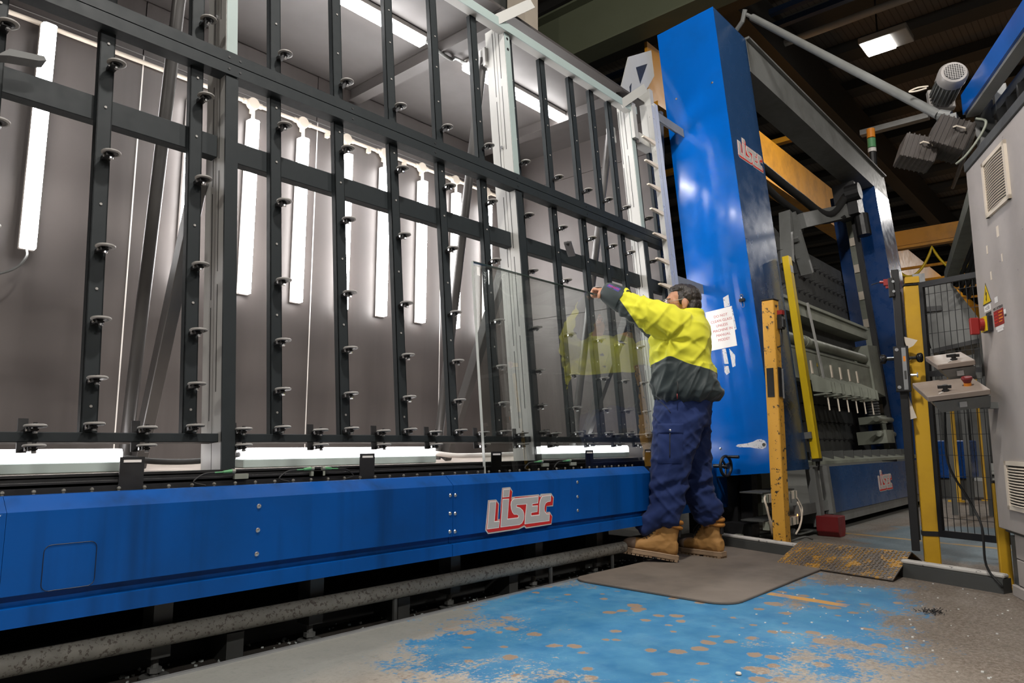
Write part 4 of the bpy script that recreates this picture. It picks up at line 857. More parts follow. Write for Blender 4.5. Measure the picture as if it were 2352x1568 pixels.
# mesh fence panel
fp = thing('mesh_fence', 'black welded-mesh fence panel between the yellow post and the grey cabinet', 'fence', (4.37, 0.6, 0.2))
fm = Matrix((KX, Vector((0.951, -0.309, 0)), (0, 0, 1))).transposed().to_4x4(); fm.translation = Vector((4.455, 0.885, 0))
def fb(name, *boxes):
    b = MB(fm)
    for bx in boxes: b.box(*bx)
    return b.build(name, M['black'], fp)
fb('frame_bar', (0.0, 0.022, -0.012, 0.012, 0.20, 1.585)); fb('frame_bar', (0.02, 0.62, -0.012, 0.012, 1.555, 1.585)); fb('frame_bar', (0.02, 0.62, -0.012, 0.012, 0.20, 0.235)); fb('frame_bar', (0.02, 0.62, -0.012, 0.012, 1.055, 1.085)); fb('frame_bar', (0.60, 0.62, -0.012, 0.012, 0.20, 1.585))
for i in range(17): fb('wire', (0.045 + i * 0.033, 0.0475 + i * 0.033, -0.0015, 0.0015, 0.22, 1.57))
for i in range(12):
    z = 0.30 + i * 0.11
    fb('wire', (0.02, 0.61, -0.004, -0.0015, z, z + 0.0025))
fp2, m2 = post('guard_post', 'yellow fence post half hidden behind the grey cabinet', 4.285, 0.58, 16, 0.05, 0.05, 0.5, M['yellow'])

# ---------------------------------------------------------------- grey control cabinet
CO = Vector((4.129, 0.572, 0))
cm = Matrix((-FX, FN, (0, 0, 1))).transposed().to_4x4(); cm.translation = CO      # x toward the viewer, y out of the face, z up
cb = thing('control_cabinet', 'large scuffed grey electrical cabinet with two slatted vents at the right edge', 'cabinet', CO)
def cx(name, mat, *boxes, bevel=0.0, par=None):
    b = MB(cm)
    for bx in boxes: b.box(*bx)
    return b.build(name, mat, par or cb, bevel=bevel)
cx('body', M['cabinet'], (0.0, 1.6, -0.60, 0.0, 0.30, 2.055), bevel=0.004)
cx('top_edge', M['darkgrey'], (-0.005, 1.6, -0.60, 0.006, 2.056, 2.105), bevel=0.003)
cx('plinth', M['cabinet'], (0.10, 1.6, -0.58, -0.03, 0.175, 0.285), bevel=0.003); cx('plinth', M['cabinet'], (0.10, 1.6, -0.58, -0.03, 0.055, 0.171), bevel=0.003)
cx('plinth_corner', M['darkgrey'], (0.03, 0.098, -0.58, -0.035, 0.05, 0.27)); cx('base_frame', M['cabinet'], (0.04, 1.6, -0.58, -0.02, 0.0, 0.05), bevel=0.003)
cx('shadow_gap', M['darkgrey'], (0.02, 1.6, -0.58, -0.02, 0.286, 0.299))
def vent(x0, x1, z0, z1):
    v = cx('vent', M['cream'], (x0, x1, 0.0, 0.012, z0, z0 + 0.018), (x0, x1, 0.0, 0.012, z1 - 0.018, z1), (x0, x0 + 0.025, 0.0, 0.012, z0, z1), (x1 - 0.025, x1, 0.0, 0.012, z0, z1))
    cx('vent_recess', M['black'], (x0 + 0.02, x1 - 0.02, 0.0, 0.002, z0 + 0.015, z1 - 0.015), par=v)
    n = int((z1 - z0 - 0.03) / 0.0125); xm = (x0 + x1) / 2
    for i in range(n):
        z = z0 + 0.022 + i * 0.0125
        b = MB(cm); b.tube([(x0 + 0.015 + (x1 - x0 - 0.03) * t / 8, 0.004 + 0.010 * math.sin(math.pi * t / 8), z) for t in range(9)], 0.0036, 4); b.build('slat', M['cream'], v)
vent(0.255, 0.555, 1.735, 2.0); vent(0.185, 0.485, 0.40, 0.615)
def cface(poly, name, mat, y=0.0006, d=0.0006, par=None):
    b = MB(cm); b.prism(poly, Matrix(((1, 0, 0, 0), (0, 0, 1, y), (0, 1, 0, 0), (0, 0, 0, 1))), d); return b.build(name, M[mat], par or cb)
wsg = cface([(0.072, 1.352), (0.192, 1.352), (0.132, 1.455)], 'warning_triangle', 'ink'); cface([(0.079, 1.356), (0.185, 1.356), (0.132, 1.447)], 'yellow_field', 'yellow_clean', 0.0013, par=wsg)
cface([(0.134, 1.428), (0.122, 1.395), (0.133, 1.398), (0.126, 1.366), (0.124, 1.375), (0.130, 1.366), (0.138, 1.376), (0.134, 1.372), (0.143, 1.408), (0.132, 1.405)], 'lightning_bolt', 'ink', 0.002, par=wsg)
lab = cface([(0.085, 1.318), (0.178, 1.318), (0.178, 1.346), (0.085, 1.346)], 'label', 'paper'); 
cface([(0.10, 1.295), (0.175, 1.295), (0.175, 1.311), (0.10, 1.311)], 'label', 'ink'); cface([(0.235, 1.335), (0.275, 1.335), (0.275, 1.362), (0.235, 1.362)], 'label', 'paper')
red = cface([(0.205, 1.228), (0.33, 1.228), (0.33, 1.300), (0.205, 1.300)], 'label', 'red')
for i in range(4):
    cface([(0.212, 1.284 - i * 0.014), (0.255, 1.284 - i * 0.014), (0.255, 1.289 - i * 0.014), (0.212, 1.289 - i * 0.014)], 'print', 'logo_red', 0.0013, par=red); cface([(0.27, 1.284 - i * 0.014), (0.32 - 0.01 * (i % 2), 1.284 - i * 0.014), (0.32 - 0.01 * (i % 2), 1.289 - i * 0.014), (0.27, 1.289 - i * 0.014)], 'print', 'orange', 0.0013, par=red)
cface([(0.22, 1.212), (0.32, 1.212), (0.32, 1.226), (0.22, 1.226)], 'label', 'paper'); cface([(0.235, 1.20), (0.31, 1.20), (0.31, 1.211), (0.235, 1.211)], 'label', 'paper'); cface([(0.335, 1.268), (0.36, 1.268), (0.36, 1.288), (0.335, 1.288)], 'label', 'paper'); cface([(0.34, 1.256), (0.362, 1.256), (0.362, 1.264), (0.34, 1.264)], 'label', 'ink')
TM = cm @ Matrix(((1, 0, 0, 0), (0, 0, 1, 0.0013), (0, 1, 0, 0), (0, 0, 0, 1)))
text_mesh('lettering', '+U5R', 0.026, TM @ lmat(0.131, 1.332, 0.0) @ Matrix.Scale(1, 4), M['ink'], lab)
text_mesh('lettering', 'MISC. EXTERNAL', 0.017, TM @ lmat(0.27, 1.309, 0.0), M['ink'], cb)
# main switch, red handle on yellow plate
ms = cx('main_switch', M['black'], (0.105, 0.185, 0.0, 0.022, 1.215, 1.290), bevel=0.003)
cx('switch_plate', M['yellow_clean'], (0.108, 0.182, 0.023, 0.030, 1.218, 1.287), par=ms)
b = MB(cm); b.cyl((0.145, 0.030, 1.252), (0.145, 0.048, 1.252), 0.030, n=20); b.build('switch_boss', M['red'], ms)
cx('switch_handle', M['red'], (0.133, 0.157, 0.048, 0.085, 1.205, 1.285), bevel=0.003, par=ms)
for x, z, w_, h_ in ((0.34, 1.62, 0.03, 0.05), (0.19, 1.58, 0.02, 0.04), (0.37, 1.50, 0.015, 0.035), (0.21, 1.45, 0.02, 0.04)):
    cface([(x, z), (x + w_, z), (x + w_, z + h_), (x, z + h_)], 'sticker_remnant', 'cream')
cx('edge_trim', M['darkgrey'], (-0.02, -0.001, -0.05, 0.004, 1.02, 1.24))
M['lid'] = paint('grimy_lid', (0.27, 0.22, 0.185), 0.5, var=0.15, scale=8, grime=((0.13, 0.10, 0.08), 0.6))
# two desk-type control boxes on the cabinet side
def ctl(label, a0, a1, n0, n1, z, knob_red):
    t = thing('control_box', label, 'control box', CO + FX * ((a0 + a1) / 2) + FN * ((n0 + n1) / 2) + Vector((0, 0, z - 0.07)))
    m = cm @ lmat(-a0, 0, z) @ Matrix.Rotation(R(17), 4, 'Y') @ Matrix.Rotation(R(-7), 4, 'X')
    L_ = a1 - a0
    b = MB(m); b.prism([(0, n0), (L_, n0), (L_, n1), (0, n1)], Matrix(((-1, 0, 0, 0), (0, 1, 0, 0), (0, 0, 1, 0.0), (0, 0, 0, 1))), 0.026); b.build('lid', M['lid'], t, bevel=0.003)
    b = MB(m)
    lo = [(-0.03, n0 + 0.0), (-L_ + 0.02, n0 + 0.0), (-L_ + 0.02, n1 - 0.055), (-0.03, n1 - 0.055)]; hi = [(-0.01, n0), (-L_ + 0.01, n0), (-L_ + 0.01, n1 - 0.02), (-0.01, n1 - 0.02)]
    A_ = [b.bm.verts.new(m.inverted() @ m @ Vector((x, y, -0.065))) for x, y in lo]; B_ = [b.bm.verts.new(Vector((x, y, -0.006))) for x, y in hi]
    b._f(A_); b._f(B_)
    for i in range(4): b._f([A_[i], A_[(i + 1) % 4], B_[(i + 1) % 4], B_[i]])
    b.build('case', M['grey'], t)
    b = MB(m); b.lathe([(0.016, 0), (0.016, 0.006), (0.010, 0.008), (0.012, 0.03), (0.0, 0.032)], (-0.06, n1 - 0.09, 0.026), (0, 0, 1), 12).bar((-0.06, n1 - 0.06, 0.05), (-0.06, n1 - 0.115, 0.045), 0.012, 0.014); b.build('rotary_knob', M['black'], t)
    b = MB(m); b.bar((-0.045, n1 - 0.075, 0.027), (-0.02, n1 - 0.055, 0.029), 0.006, 0.003); b.build('pointer', M['white'], t)
    b = MB(m); b.box(-0.012, -0.0095, (n0 + n1) / 2 - 0.03, (n0 + n1) / 2 + 0.0, -0.045, -0.02); b.build('maker_plate', M['galv'], t)
    if knob_red:
        b = MB(m); b.lathe([(0.016, 0), (0.016, 0.014), (0.0, 0.014)], (-0.11, n0 + 0.06, 0.026), (0, 0, 1), 14); rb_ = b.build('stop_collar', M['orange'], t)
        b = MB(m); b.lathe([(0.014, 0.014), (0.024, 0.034), (0.022, 0.042), (0.0, 0.044)], (-0.11, n0 + 0.06, 0.026), (0, 0, 1), 16); b.build('stop_button', M['darkred'], t)
    b = MB(cm); b.bar((-(a0 + a1) / 2, 0.0, z - 0.05), (-(a0 + a1) / 2, n0, z - 0.05), 0.05, 0.03); b.build('arm', M['grey'], t)
ctl('lower grey desk-type control box with red stop button beside the cabinet', -0.27, 0.02, 0.06, 0.315, 0.92, True)
ctl('upper grey desk-type control box with black knob beside the cabinet', -0.06, 0.16, 0.05, 0.215, 1.075, False)
b = MB(); b.tube(smooth_path([CO + FN * 0.16 + FX * 0.1 + Vector((0, 0, 0.86)), CO + FN * 0.17 + FX * 0.08 + Vector((0, 0, 0.6)), CO + FN * 0.10 + FX * 0.05 + Vector((0, 0, 0.42)), CO + FN * 0.07 + Vector((0, 0, 0.30)), CO + FN * 0.06 + FX * 0.02 + Vector((0, 0, 0.12)), CO + FN * 0.015 - FX * 0.03 + Vector((0, 0, 0.03))]), 0.006, 6)
tag(b.build('cable', M['black_rubber'], smooth=True), 'black cable hanging from the control boxes down beside the grey cabinet', 'cable')

# ---------------------------------------------------------------- overhead: strut, motor, heater, blue beam
ov = thing('lifting_frame', 'grey steel frame with sloping blue beam behind the cabinet at upper right', 'frame', (4.96, 0.62, 0.0))
b = MB(); b.box(4.98, 5.08, 0.52, 0.62, 0, 2.86); b.build('upright', M['darkgrey'], ov)
b = MB(); b.box(4.90, 4.96, 0.44, 0.50, 0, 2.80).box(4.92, 5.0, 0.38, 0.42, 0, 2.80); b.build('upright', M['grey'], ov)
bs = Vector((4.98, 0.63, 2.76)); be = bs - FX * 4.2
b = MB(); b.bar(bs, be, 0.10, 0.13); b.build('beam', M['blue_gloss'], ov)
b = MB(); b.bar(bs - Vector((0, 0, 0.075)), be - Vector((0, 0, 0.075)), 0.07, 0.018); b.build('beam_flange', M['light'], ov)
b = MB(); b.bar(bs - FN * 0.14 - Vector((0, 0, 0.09)), be - FN * 0.14 - Vector((0, 0, 0.09)), 0.10, 0.06); b.build('hanger_rail', M['darkgrey'], ov)
for i in range(14):
    p = bs - FX * (0.15 + i * 0.16) - FN * 0.14
    b = MB(); b.tube([p + Vector((0, 0, -0.12)), p - FN * 0.01 + Vector((0, 0, -0.4)), p + Vector((0, 0, -0.63))], 0.062, 10); b.build('curtain_fold', M['purlin'], ov, smooth=True)
st = thing('stay_tube', 'long thin grey stay tube sloping down from the blue column to the right', 'strut', (5.0, 0.85, 2.72))
a_, c_ = Vector((5.58, 2.20, 4.28)), Vector((4.945, 0.80, 2.73))
b = MB(); b.cyl(a_, c_, 0.029, n=14); b.build('tube', M['grey'], st, smooth='a')
b = MB(); b.tube([a_ + Vector((0.08, 0.22, -0.05)), a_ + Vector((0.03, 0.10, 0.02)), a_ + Vector((0.0, 0.06, 0.10))], 0.02, 8).cyl(a_, a_ + (a_ - c_).normalized() * 0.09, 0.015, n=8); b.build('end_hook', M['grey'], st)
b = MB(); b.cyl(c_, c_ + Vector((0.0, -0.06, -0.03)), 0.035, n=12).box(4.90, 5.02, 0.70, 0.78, 2.66, 2.70); b.build('end_eye', M['grey'], st)
M['grey_mid'] = paint('motor_grey', (0.26, 0.245, 0.235), 0.4, var=0.12, scale=9)
mo = thing('electric_motor', 'grey finned electric motor with fan guard high at the right', 'motor', (4.93, 0.76, 2.75))
ad = Vector((-0.86, -0.42, 0.16)).normalized(); mb_ = Vector((4.94, 0.715, 2.945)); ma = mb_ - ad * 0.20
b = MB(); b.cyl(ma, mb_, 0.062, n=20); b.build('stator', M['grey'], mo)
for k in range(20):
    a = k * 2 * math.pi / 20; d = axes(ad) @ Vector((math.cos(a), math.sin(a), 0))
    b = MB(); b.bar(ma + d * 0.068 + ad * 0.01, mb_ + d * 0.068 - ad * 0.02, 0.005, 0.018, up=d); b.build('fin', M['grey'], mo)
b = MB(); b.lathe([(0.083, 0.0), (0.084, 0.05), (0.072, 0.068), (0.058, 0.072)], mb_ - ad * 0.01, ad, 24); b.build('fan_cover', M['grey_mid'], mo, smooth='a')
b = MB(); b.lathe([(0.0, 0), (0.057, 0), (0.057, 0.004), (0.0, 0.004)], mb_ + ad * 0.060, ad, 20); b.build('fan_recess', M['black'], mo)
mx = axes(ad); b = MB()
for k in range(-4, 5):
    h = math.sqrt(max(0, 0.056 ** 2 - (k * 0.0125) ** 2)); o_ = mb_ + ad * 0.066
    b.bar(o_ + mx @ Vector((k * 0.0125, -h, 0)), o_ + mx @ Vector((k * 0.0125, h, 0)), 0.0035, 0.0035).bar(o_ + mx @ Vector((-h, k * 0.0125, 0)), o_ + mx @ Vector((h, k * 0.0125, 0)), 0.0035, 0.0035)
tag(b.build('guard_grille', M['grey_mid'], mo), kind='stuff')
b = MB(); b.bar(ma.lerp(mb_, .2) + Vector((0.02, 0.01, 0.085)), ma.lerp(mb_, .9) + Vector((0.02, 0.01, 0.085)), 0.08, 0.04); b.build('terminal_box', M['grey_mid'], mo, bevel=0.004)
b = MB(); b.bar(ma - ad * 0.05, ma - ad * 0.005, 0.15, 0.15); b.build('flange', M['grey_mid'], mo, bevel=0.006)
b = MB(); b.tube(smooth_path([(4.93, 0.84, 2.93), (4.93, 0.90, 2.94), (4.93, 0.95, 2.93), (4.93, 0.91, 2.92), (4.93, 0.85, 2.92)]), 0.005, 6); b.build('lead', M['cream'], mo)
ht = thing('ribbed_heater', 'two ribbed grey box lamps clustered under the motor at upper right', 'fixture', (4.87, 0.86, 2.45))
M['heater'] = paint('brown_grey_case', (0.055, 0.046, 0.040), 0.5, var=0.15, scale=8)
def ribbed(c, rz, rx, sx, sy, sz):
    m = Matrix.Translation(Vector(c)) @ Matrix.Rotation(R(rz), 4, 'Z') @ Matrix.Rotation(R(rx), 4, 'X')
    b = MB(m); b.box(-sx, sx, -sy, sy, -sz, sz); o = b.build('case', M['heater'], ht, bevel=0.004)
    for k in range(7):
        y = -sy + (k + 0.5) * 2 * sy / 7
        b = MB(m); b.box(-sx - 0.004, sx + 0.004, y - 0.004, y + 0.004, -sz - 0.003, sz + 0.004); b.build('rib', M['heater'], o)
    b = MB(m); b.tube([(-sx - 0.004, -sy * .6, sz * .3), (-sx - 0.03, -sy * .5, sz * .3), (-sx - 0.03, sy * .0, sz * .3), (-sx - 0.004, sy * .1, sz * .3)], 0.005, 6); b.build('handle', M['cream'], o)
ribbed((4.90, 0.93, 2.50), 25, 20, 0.10, 0.10, 0.075); ribbed((4.92, 0.76, 2.55), 25, 25, 0.11, 0.10, 0.09)
b = MB(); b.tube(smooth_path([(4.88, 0.60, 2.62), (4.86, 0.55, 2.58), (4.85, 0.58, 2.50), (4.85, 0.66, 2.40), (4.86, 0.72, 2.36)]), 0.008, 6)
tag(b.build('cable', M['grey_green'], smooth=True), 'grey cable curving down beside the motor at upper right', 'cable')
b = MB(); b.cyl((10.4, 1.6, 3.95), (5.0, 0.62, 2.62), 0.02, n=8); b.build('tie_rod', M['grey'], ov)
b = MB(); b.bar((8.2, 1.35, 2.35), (5.05, 0.62, 2.28), 0.10, 0.10); b.build('diagonal_beam', M['grey_green'], ov)
for k in range(4):
    b = MB(); b.cyl((8.2, 1.30 - k * 0.03, 2.25 - k * 0.045), (5.05, 0.58, 2.16 - k * 0.05), 0.018, n=8); b.build('hose', M['black_rubber'], ov)
stw = MB(); stw.cyl((9.6, 2.32, 4.20), (9.6, 2.32, 4.37), 0.05, n=12).bar((9.6, 2.30, 4.20), (9.6, 2.45, 4.18), 0.03, 0.02); stw = stw.build('signal_tower', M['black'], pr)
for mm, z in (('white', 4.38), ('green', 4.44), ('orange', 4.57)):
    b = MB(); b.cyl((9.6, 2.32, z), (9.6, 2.32, z + (0.05 if mm == 'white' else 0.12)), 0.05, n=12); b.build('lens', M[mm], stw)

# ---------------------------------------------------------------- beyond the fence
ch = thing('sheet_hopper', 'big dull grey sheet-metal hopper beyond the mesh fence', 'machine', (8.0, 1.3, 0.0))
D8 = Vector((0.16, -0.987, 0))
hm = Matrix((D8, Vector((0.987, 0.16, 0)), (0, 0, 1))).transposed().to_4x4(); hm.translation = Vector((7.85, 1.55, 0))
b = MB(hm); b.prism([(0.0, 2.20), (0.25, 2.24), (0.47, 1.83), (0.47, 1.66), (0.05, 1.58), (0.0, 1.9)], Matrix(((1, 0, 0, 0), (0, 0, 1, 0), (0, 1, 0, 0), (0, 0, 0, 1))), 1.2); b.build('hood', M['grey'], ch)
b = MB(hm); b.bar((0.05, -0.02, 1.57), (0.47, -0.02, 1.65), 0.03, 0.04); b.build('lip', M['black'], ch)
b = MB(hm); b.box(0.0, 0.16, -0.03, 0.0, 1.96, 2.01); b.build('bracket', M['black'], ch)
for x in (0.10, 0.24, 0.4): 
    b = MB(hm); b.box(x, x + 0.05, 0.3, 0.37, 0.0, 1.62); b.build('leg', M['darkgrey'], ch)
for (x, y, h, w_) in ((9.9, 2.05, 1.35, 0.08), (10.0, 1.78, 1.55, 0.10), (10.4, 1.52, 1.5, 0.08)):
    tq, m = post('guard_post', 'yellow fence post far behind the mesh fence, ' + {9.9: 'leftmost of three', 10.0: 'middle of three', 10.4: 'rightmost of three'}[x], x, y, 10, w_, w_, h, M['yellow'])
bx = thing('blue_bin', 'blue boxy machine base on the floor beyond the mesh fence', 'machine', (10.6, 2.0, 0.0))
b = MB(); b.box(10.5, 11.1, 1.70, 2.35, 0.25, 0.72); b.build('body', M['blue_dark'], bx, bevel=0.01)
b = MB(); b.box(10.55, 11.05, 1.75, 2.3, 0.0, 0.25); b.build('stand', M['darkgrey'], bx)
bx = thing('dark_machine', 'dark tall machinery silhouette far beyond the mesh fence', 'machine', (13.0, 1.8, 0.0))
b = MB(); b.box(12.4, 13.8, 0.6, 3.2, 0.4, 2.0); b.build('body', M['darkgrey'], bx, bevel=0.02)
for y in (0.8, 1.3, 1.8, 2.3, 2.8):
    b = MB(); b.box(12.2, 12.39, y, y + 0.12, 0.0, 2.1); b.build('rib', M['grey'], bx)
b = MB(); b.box(11.0, 14, -0.6, 3.4, 0.0, 0.20); 
lb2 = tag(b.build('floor_beam', M['light']), 'low pale grey machine bed beyond the mesh fence', 'machine bed')
# litter on the floor
b = MB(); rnd = random.Random(5)
for i in range(70): 
    p = Vector((3.46 + rnd.gauss(0, 0.03), 0.74 + rnd.gauss(0, 0.02), 0.004)); b.bar(p, p + Vector((rnd.uniform(-.012, .012), rnd.uniform(-.012, .012), rnd.uniform(0, .01))), 0.002, 0.002)
tag(b.build('swarf', M['black']), 'small clump of black swarf on the brown floor at right', 'debris', kind='stuff')
for (x, y, lab_, m_) in ((2.17, 1.0, 'beige pebble on the worn blue floor paint', 'cream'), (2.62, 0.33, 'white chip on the floor near the right frame edge', 'paper'), (2.60, 0.27, 'black lump on the floor near the right frame edge', 'black')):
    b = MB(); b.lathe([(0.004, 0), (0.010, 0.003), (0.008, 0.008), (0.0, 0.010)], (x, y, 0), (0, 0, 1), 7); tag(b.build('pebble', M[m_], smooth=True), lab_, 'debris')

# ---------------------------------------------------------------- the pane of glass
gl = NT('clear_glass'); nt = gl.t
tr = gl.n('ShaderNodeBsdfTransparent'); tr.inputs[0].default_value = (0.90, 0.925, 0.91, 1)
gg = gl.n('ShaderNodeBsdfGlossy'); gg.inputs['Roughness'].default_value = 0.0; gg.inputs[0].default_value = (1, 1, 1, 1)
fr = gl.n('ShaderNodeFresnel'); fr.inputs[0].default_value = 2.0; mxs = gl.n('ShaderNodeMixShader')
gl.l(gl.math('MULTIPLY', fr.outputs[0], 1.0), mxs.inputs[0]); gl.l(tr.outputs[0], mxs.inputs[1]); gl.l(gg.outputs[0], mxs.inputs[2]); gl.l(mxs.outputs[0], gl.out.inputs[0])
M['glass'] = gl.m; M['glass_edge'] = flat('glass_edge', (0.55, 0.58, 0.56), 0.15); M['glass_edge_dark'] = flat('glass_edge_dark', (0.03, 0.045, 0.04), 0.2)
gp2 = thing('glass_sheet', 'large clear glass pane standing on the conveyor, held by the worker', 'glass', (3.3, -0.072, 0.553), frame=LEAN)
G0, G1, GV0, GV1 = 2.478, 4.12, 0.762, 1.812
GWf, GWb = -0.082, -0.066
for w_ in (GWf, GWb):
    b = MB(LEAN); v = [b.bm.verts.new((u, w_, vv)) for u, vv in ((G0, GV0), (G1, GV0), (G1, GV1), (G0, GV1))]; b._f(v); b.build('glass_face', M['glass'], gp2)
mbx('edge', M['glass_edge'], gp2, (G0 - 0.0003, G0 + 0.0012, GWf, GWb, GV0, GV1)); mbx('edge', M['glass_edge_dark'], gp2, (G0, G1, GWf - 0.0004, GWb, GV1 - 0.0045, GV1 + 0.0003)); mbx('edge', M['glass_edge'], gp2, (G1 - 0.0012, G1 + 0.0003, GWf, GWb, GV0, GV1)); mbx('edge', M['glass_edge_dark'], gp2, (G0, G1, GWf, GWb, GV0 - 0.0003, GV0 + 0.0012))
mbx('sticker', M['paper'], gp2, (G0 + 0.022, G0 + 0.042, GWf - 0.0006, GWf - 0.0001, GV1 - 0.07, GV1 - 0.025))
# ================================================================ THE WORKER
OB = Vector((3.968, 2.088, 0.0125))
bf, bl = Vector((-0.466, 0.885, 0)), Vector((-0.885, -0.466, 0))
def B(f, l, z): return OB + bf * (f - 0.035 * z) + bl * l + Vector((0, 0, z))
def loft(b, rings, n=20, cap=True, power=2.0):
    """rings: (centre, axis u, axis v) in world space; closed tube of (super)ellipses"""
    R_ = []
    for c, u, v in rings:
        ring = []
        for k in range(n):
            a = k * 2 * math.pi / n; ca, sa = math.cos(a), math.sin(a)
            if power != 2.0: ca = math.copysign(abs(ca) ** (2 / power), ca); sa = math.copysign(abs(sa) ** (2 / power), sa)
            ring.append(b.bm.verts.new(Vector(c) + u * ca + v * sa))
        R_.append(ring)
    for p, q in zip(R_, R_[1:]):
        for k in range(n): b._f([p[k], p[(k + 1) % n], q[(k + 1) % n], q[k]])
    if cap: b._f(R_[0][::-1]); b._f(R_[-1])
def limb(b, pts, n=16):
    """pts: (f, l, z, ra, rb): tapered limb in body space; ra across the swing plane, rb the other way"""
    P = [B(*p[:3]) for p in pts]; rings = []
    for i, p in enumerate(pts):
        d = (P[min(i + 1, len(P) - 1)] - P[max(i - 1, 0)]).normalized()
        u = bl.cross(d).normalized(); v = d.cross(u)
        rings.append((P[i], u * p[3], v * p[4]))
    d0 = (P[1] - P[0]).normalized(); d1 = (P[-1] - P[-2]).normalized()
    r0, r1 = rings[0], rings[-1]
    rings = [(r0[0] - d0 * pts[0][3] * .6, r0[1] * .5, r0[2] * .5)] + rings + [(r1[0] + d1 * pts[-1][3] * .35, r1[1] * .6, r1[2] * .6)]
    loft(b, rings, n)
def ellip(b, c, rx, ry, rz, Mx=None, n=14, m=9):
    u, v, w = (bf, bl, Vector((0, 0, 1))) if Mx is None else Mx
    rings = []
    for i in range(1, m):
        t = -math.pi / 2 + math.pi * i / m; rings.append((Vector(c) + w * rz * math.sin(t), u * rx * math.cos(t), v * ry * math.cos(t)))
    rings = [(Vector(c) - w * rz, u * rx * .02, v * ry * .02)] + rings + [(Vector(c) + w * rz, u * rx * .02, v * ry * .02)]
    loft(b, rings, n)
def fuse(b, voxel, smooth_it=4, factor=0.5):
    """voxel-unite all closed pieces into one continuous surface; returns a new bmesh in world space"""
    me = bpy.data.meshes.new('tmp'); bmesh.ops.recalc_face_normals(b.bm, faces=b.bm.faces); b.bm.to_mesh(me); b.bm.free()
    o = bpy.data.objects.new('tmp', me); COL.objects.link(o)
    r = o.modifiers.new('r', 'REMESH'); r.mode = 'VOXEL'; r.voxel_size = voxel
    s = o.modifiers.new('s', 'SMOOTH'); s.iterations = smooth_it; s.factor = factor
    me2 = bpy.data.meshes.new_from_object(o.evaluated_get(bpy.context.evaluated_depsgraph_get()))
    bpy.data.objects.remove(o); bpy.data.meshes.remove(me)
    out = MB(); out.bm.from_mesh(me2); bpy.data.meshes.remove(me2); return out
def folds(b, fn):
    b.bm.normal_update(); mv = [(v, v.normal.copy(), fn(v.co)) for v in b.bm.verts]
    for v, n, a in mv: v.co += n * a
def body_xyz(p):
    q = p - OB; z = q.z; return q.dot(bf) + 0.035 * z, q.dot(bl), z
def ridge(x, y, z): return 1 - abs(noise.noise(Vector((x, y, z)))) * 2
HZ = Vector((0, 0, 1))
def crease(a, b, c, w=2.6):                      # thin raised ridge where the noise crosses zero
    return max(0.0, 1 - w * abs(noise.noise(Vector((a, b, c))))) ** 1.6

k = NT('skin'); k.set(color=k.mix(k.noise(35, 3, 0.6), (0.44, 0.21, 0.125), (0.52, 0.27, 0.17)), rough=0.5); k.b.inputs['Subsurface Weight'].default_value = 0.06; k.b.inputs['Subsurface Radius'].default_value = (0.012, 0.005, 0.003); M['skin'] = k.m
def cloth(name, col, rough=0.85, var=0.12, sheen=0.15):
    k = NT(name); c = k.mix(k.noise(14, 4, 0.6), tuple(x * (1 - var) for x in col), tuple(x * (1 + var) for x in col))
    c = k.mix(k.ramp(k.noise(42, 3, 0.7), [(0.66, 0.0), (0.74, 0.5)]), c, tuple(x * 0.45 for x in col))
    k.set(color=c, rough=rough, sheen=sheen, spec=0.25); k.bump(k.noise(320, 2), 0.12, 0.001); return k.m
M['hiviz'] = cloth('hi_vis_yellow', (0.70, 0.74, 0.035), 0.8, 0.06)
M['jacket'] = cloth('dark_bottle_green_cloth', (0.030, 0.042, 0.043), 0.6, 0.15)
M['navy'] = cloth('navy_drill_cotton', (0.014, 0.028, 0.105), 0.85, 0.18, 0.05)
M['boot'] = paint('tan_nubuck', (0.37, 0.195, 0.062), 0.75, var=0.14, scale=16, grime=((0.25, 0.15, 0.075), 0.5), spec=0.3)
M['boot2'] = paint('orange_tan_leather', (0.40, 0.17, 0.03), 0.65, var=0.12, scale=16)
M['sole'] = paint('tan_rubber_sole', (0.27, 0.185, 0.115), 0.8, var=0.15, scale=14)
M['toe'] = paint('scuffed_toe', (0.17, 0.115, 0.08), 0.7, var=0.15, scale=14)
M['lace'] = flat('dark_lace', (0.03, 0.022, 0.018), 0.8)
k = NT('hair'); c = k.mix(k.ramp(k.noise(160, 3, 0.7, stretch=(1, 1, 0.35)), [(0.45, 0.0), (0.75, 1.0)]), (0.008, 0.006, 0.005), (0.075, 0.055, 0.045)); k.set(color=c, rough=0.45); k.bump(k.noise(240, 2, 0.6, stretch=(1, 1, 0.4)), 0.8, 0.004); M['hair'] = k.m

# ---- body: head, neck, trunk, limbs and both hands as one surface
HC = Vector((0.066, 0, 1.560)); 
hy = R(4); hf = (bf * math.cos(hy) + bl * math.sin(hy)); hl_ = HZ.cross(hf)          # the head's own axes
HO = B(HC.x - 0.006, -0.015, HC.z - 0.008)
def H(f, l, z): return HO + hf * f + hl_ * l + HZ * z
HA = (hf, hl_, HZ)
b = MB()
def he(f, l, z, rx, ry, rz): ellip(b, H(f, l, z), rx, ry, rz, HA)
he(-0.012, 0, 0.018, 0.098, 0.077, 0.084)       # cranium
he(0.045, 0, -0.010, 0.058, 0.064, 0.075)       # forehead and face
he(0.045, 0, -0.065, 0.052, 0.055, 0.055)       # jaw
he(0.070, 0, -0.108, 0.032, 0.034, 0.022)       # chin
he(0.078, 0, 0.018, 0.024, 0.052, 0.014)        # brow
for s in (-1, 1):
    he(0.060, 0.038 * s, -0.040, 0.032, 0.022, 0.028)   # cheek
    he(-0.008, 0.079 * s, -0.022, 0.020, 0.010, 0.031)   # ear
    he(-0.002, 0.080 * s, -0.050, 0.010, 0.007, 0.010)
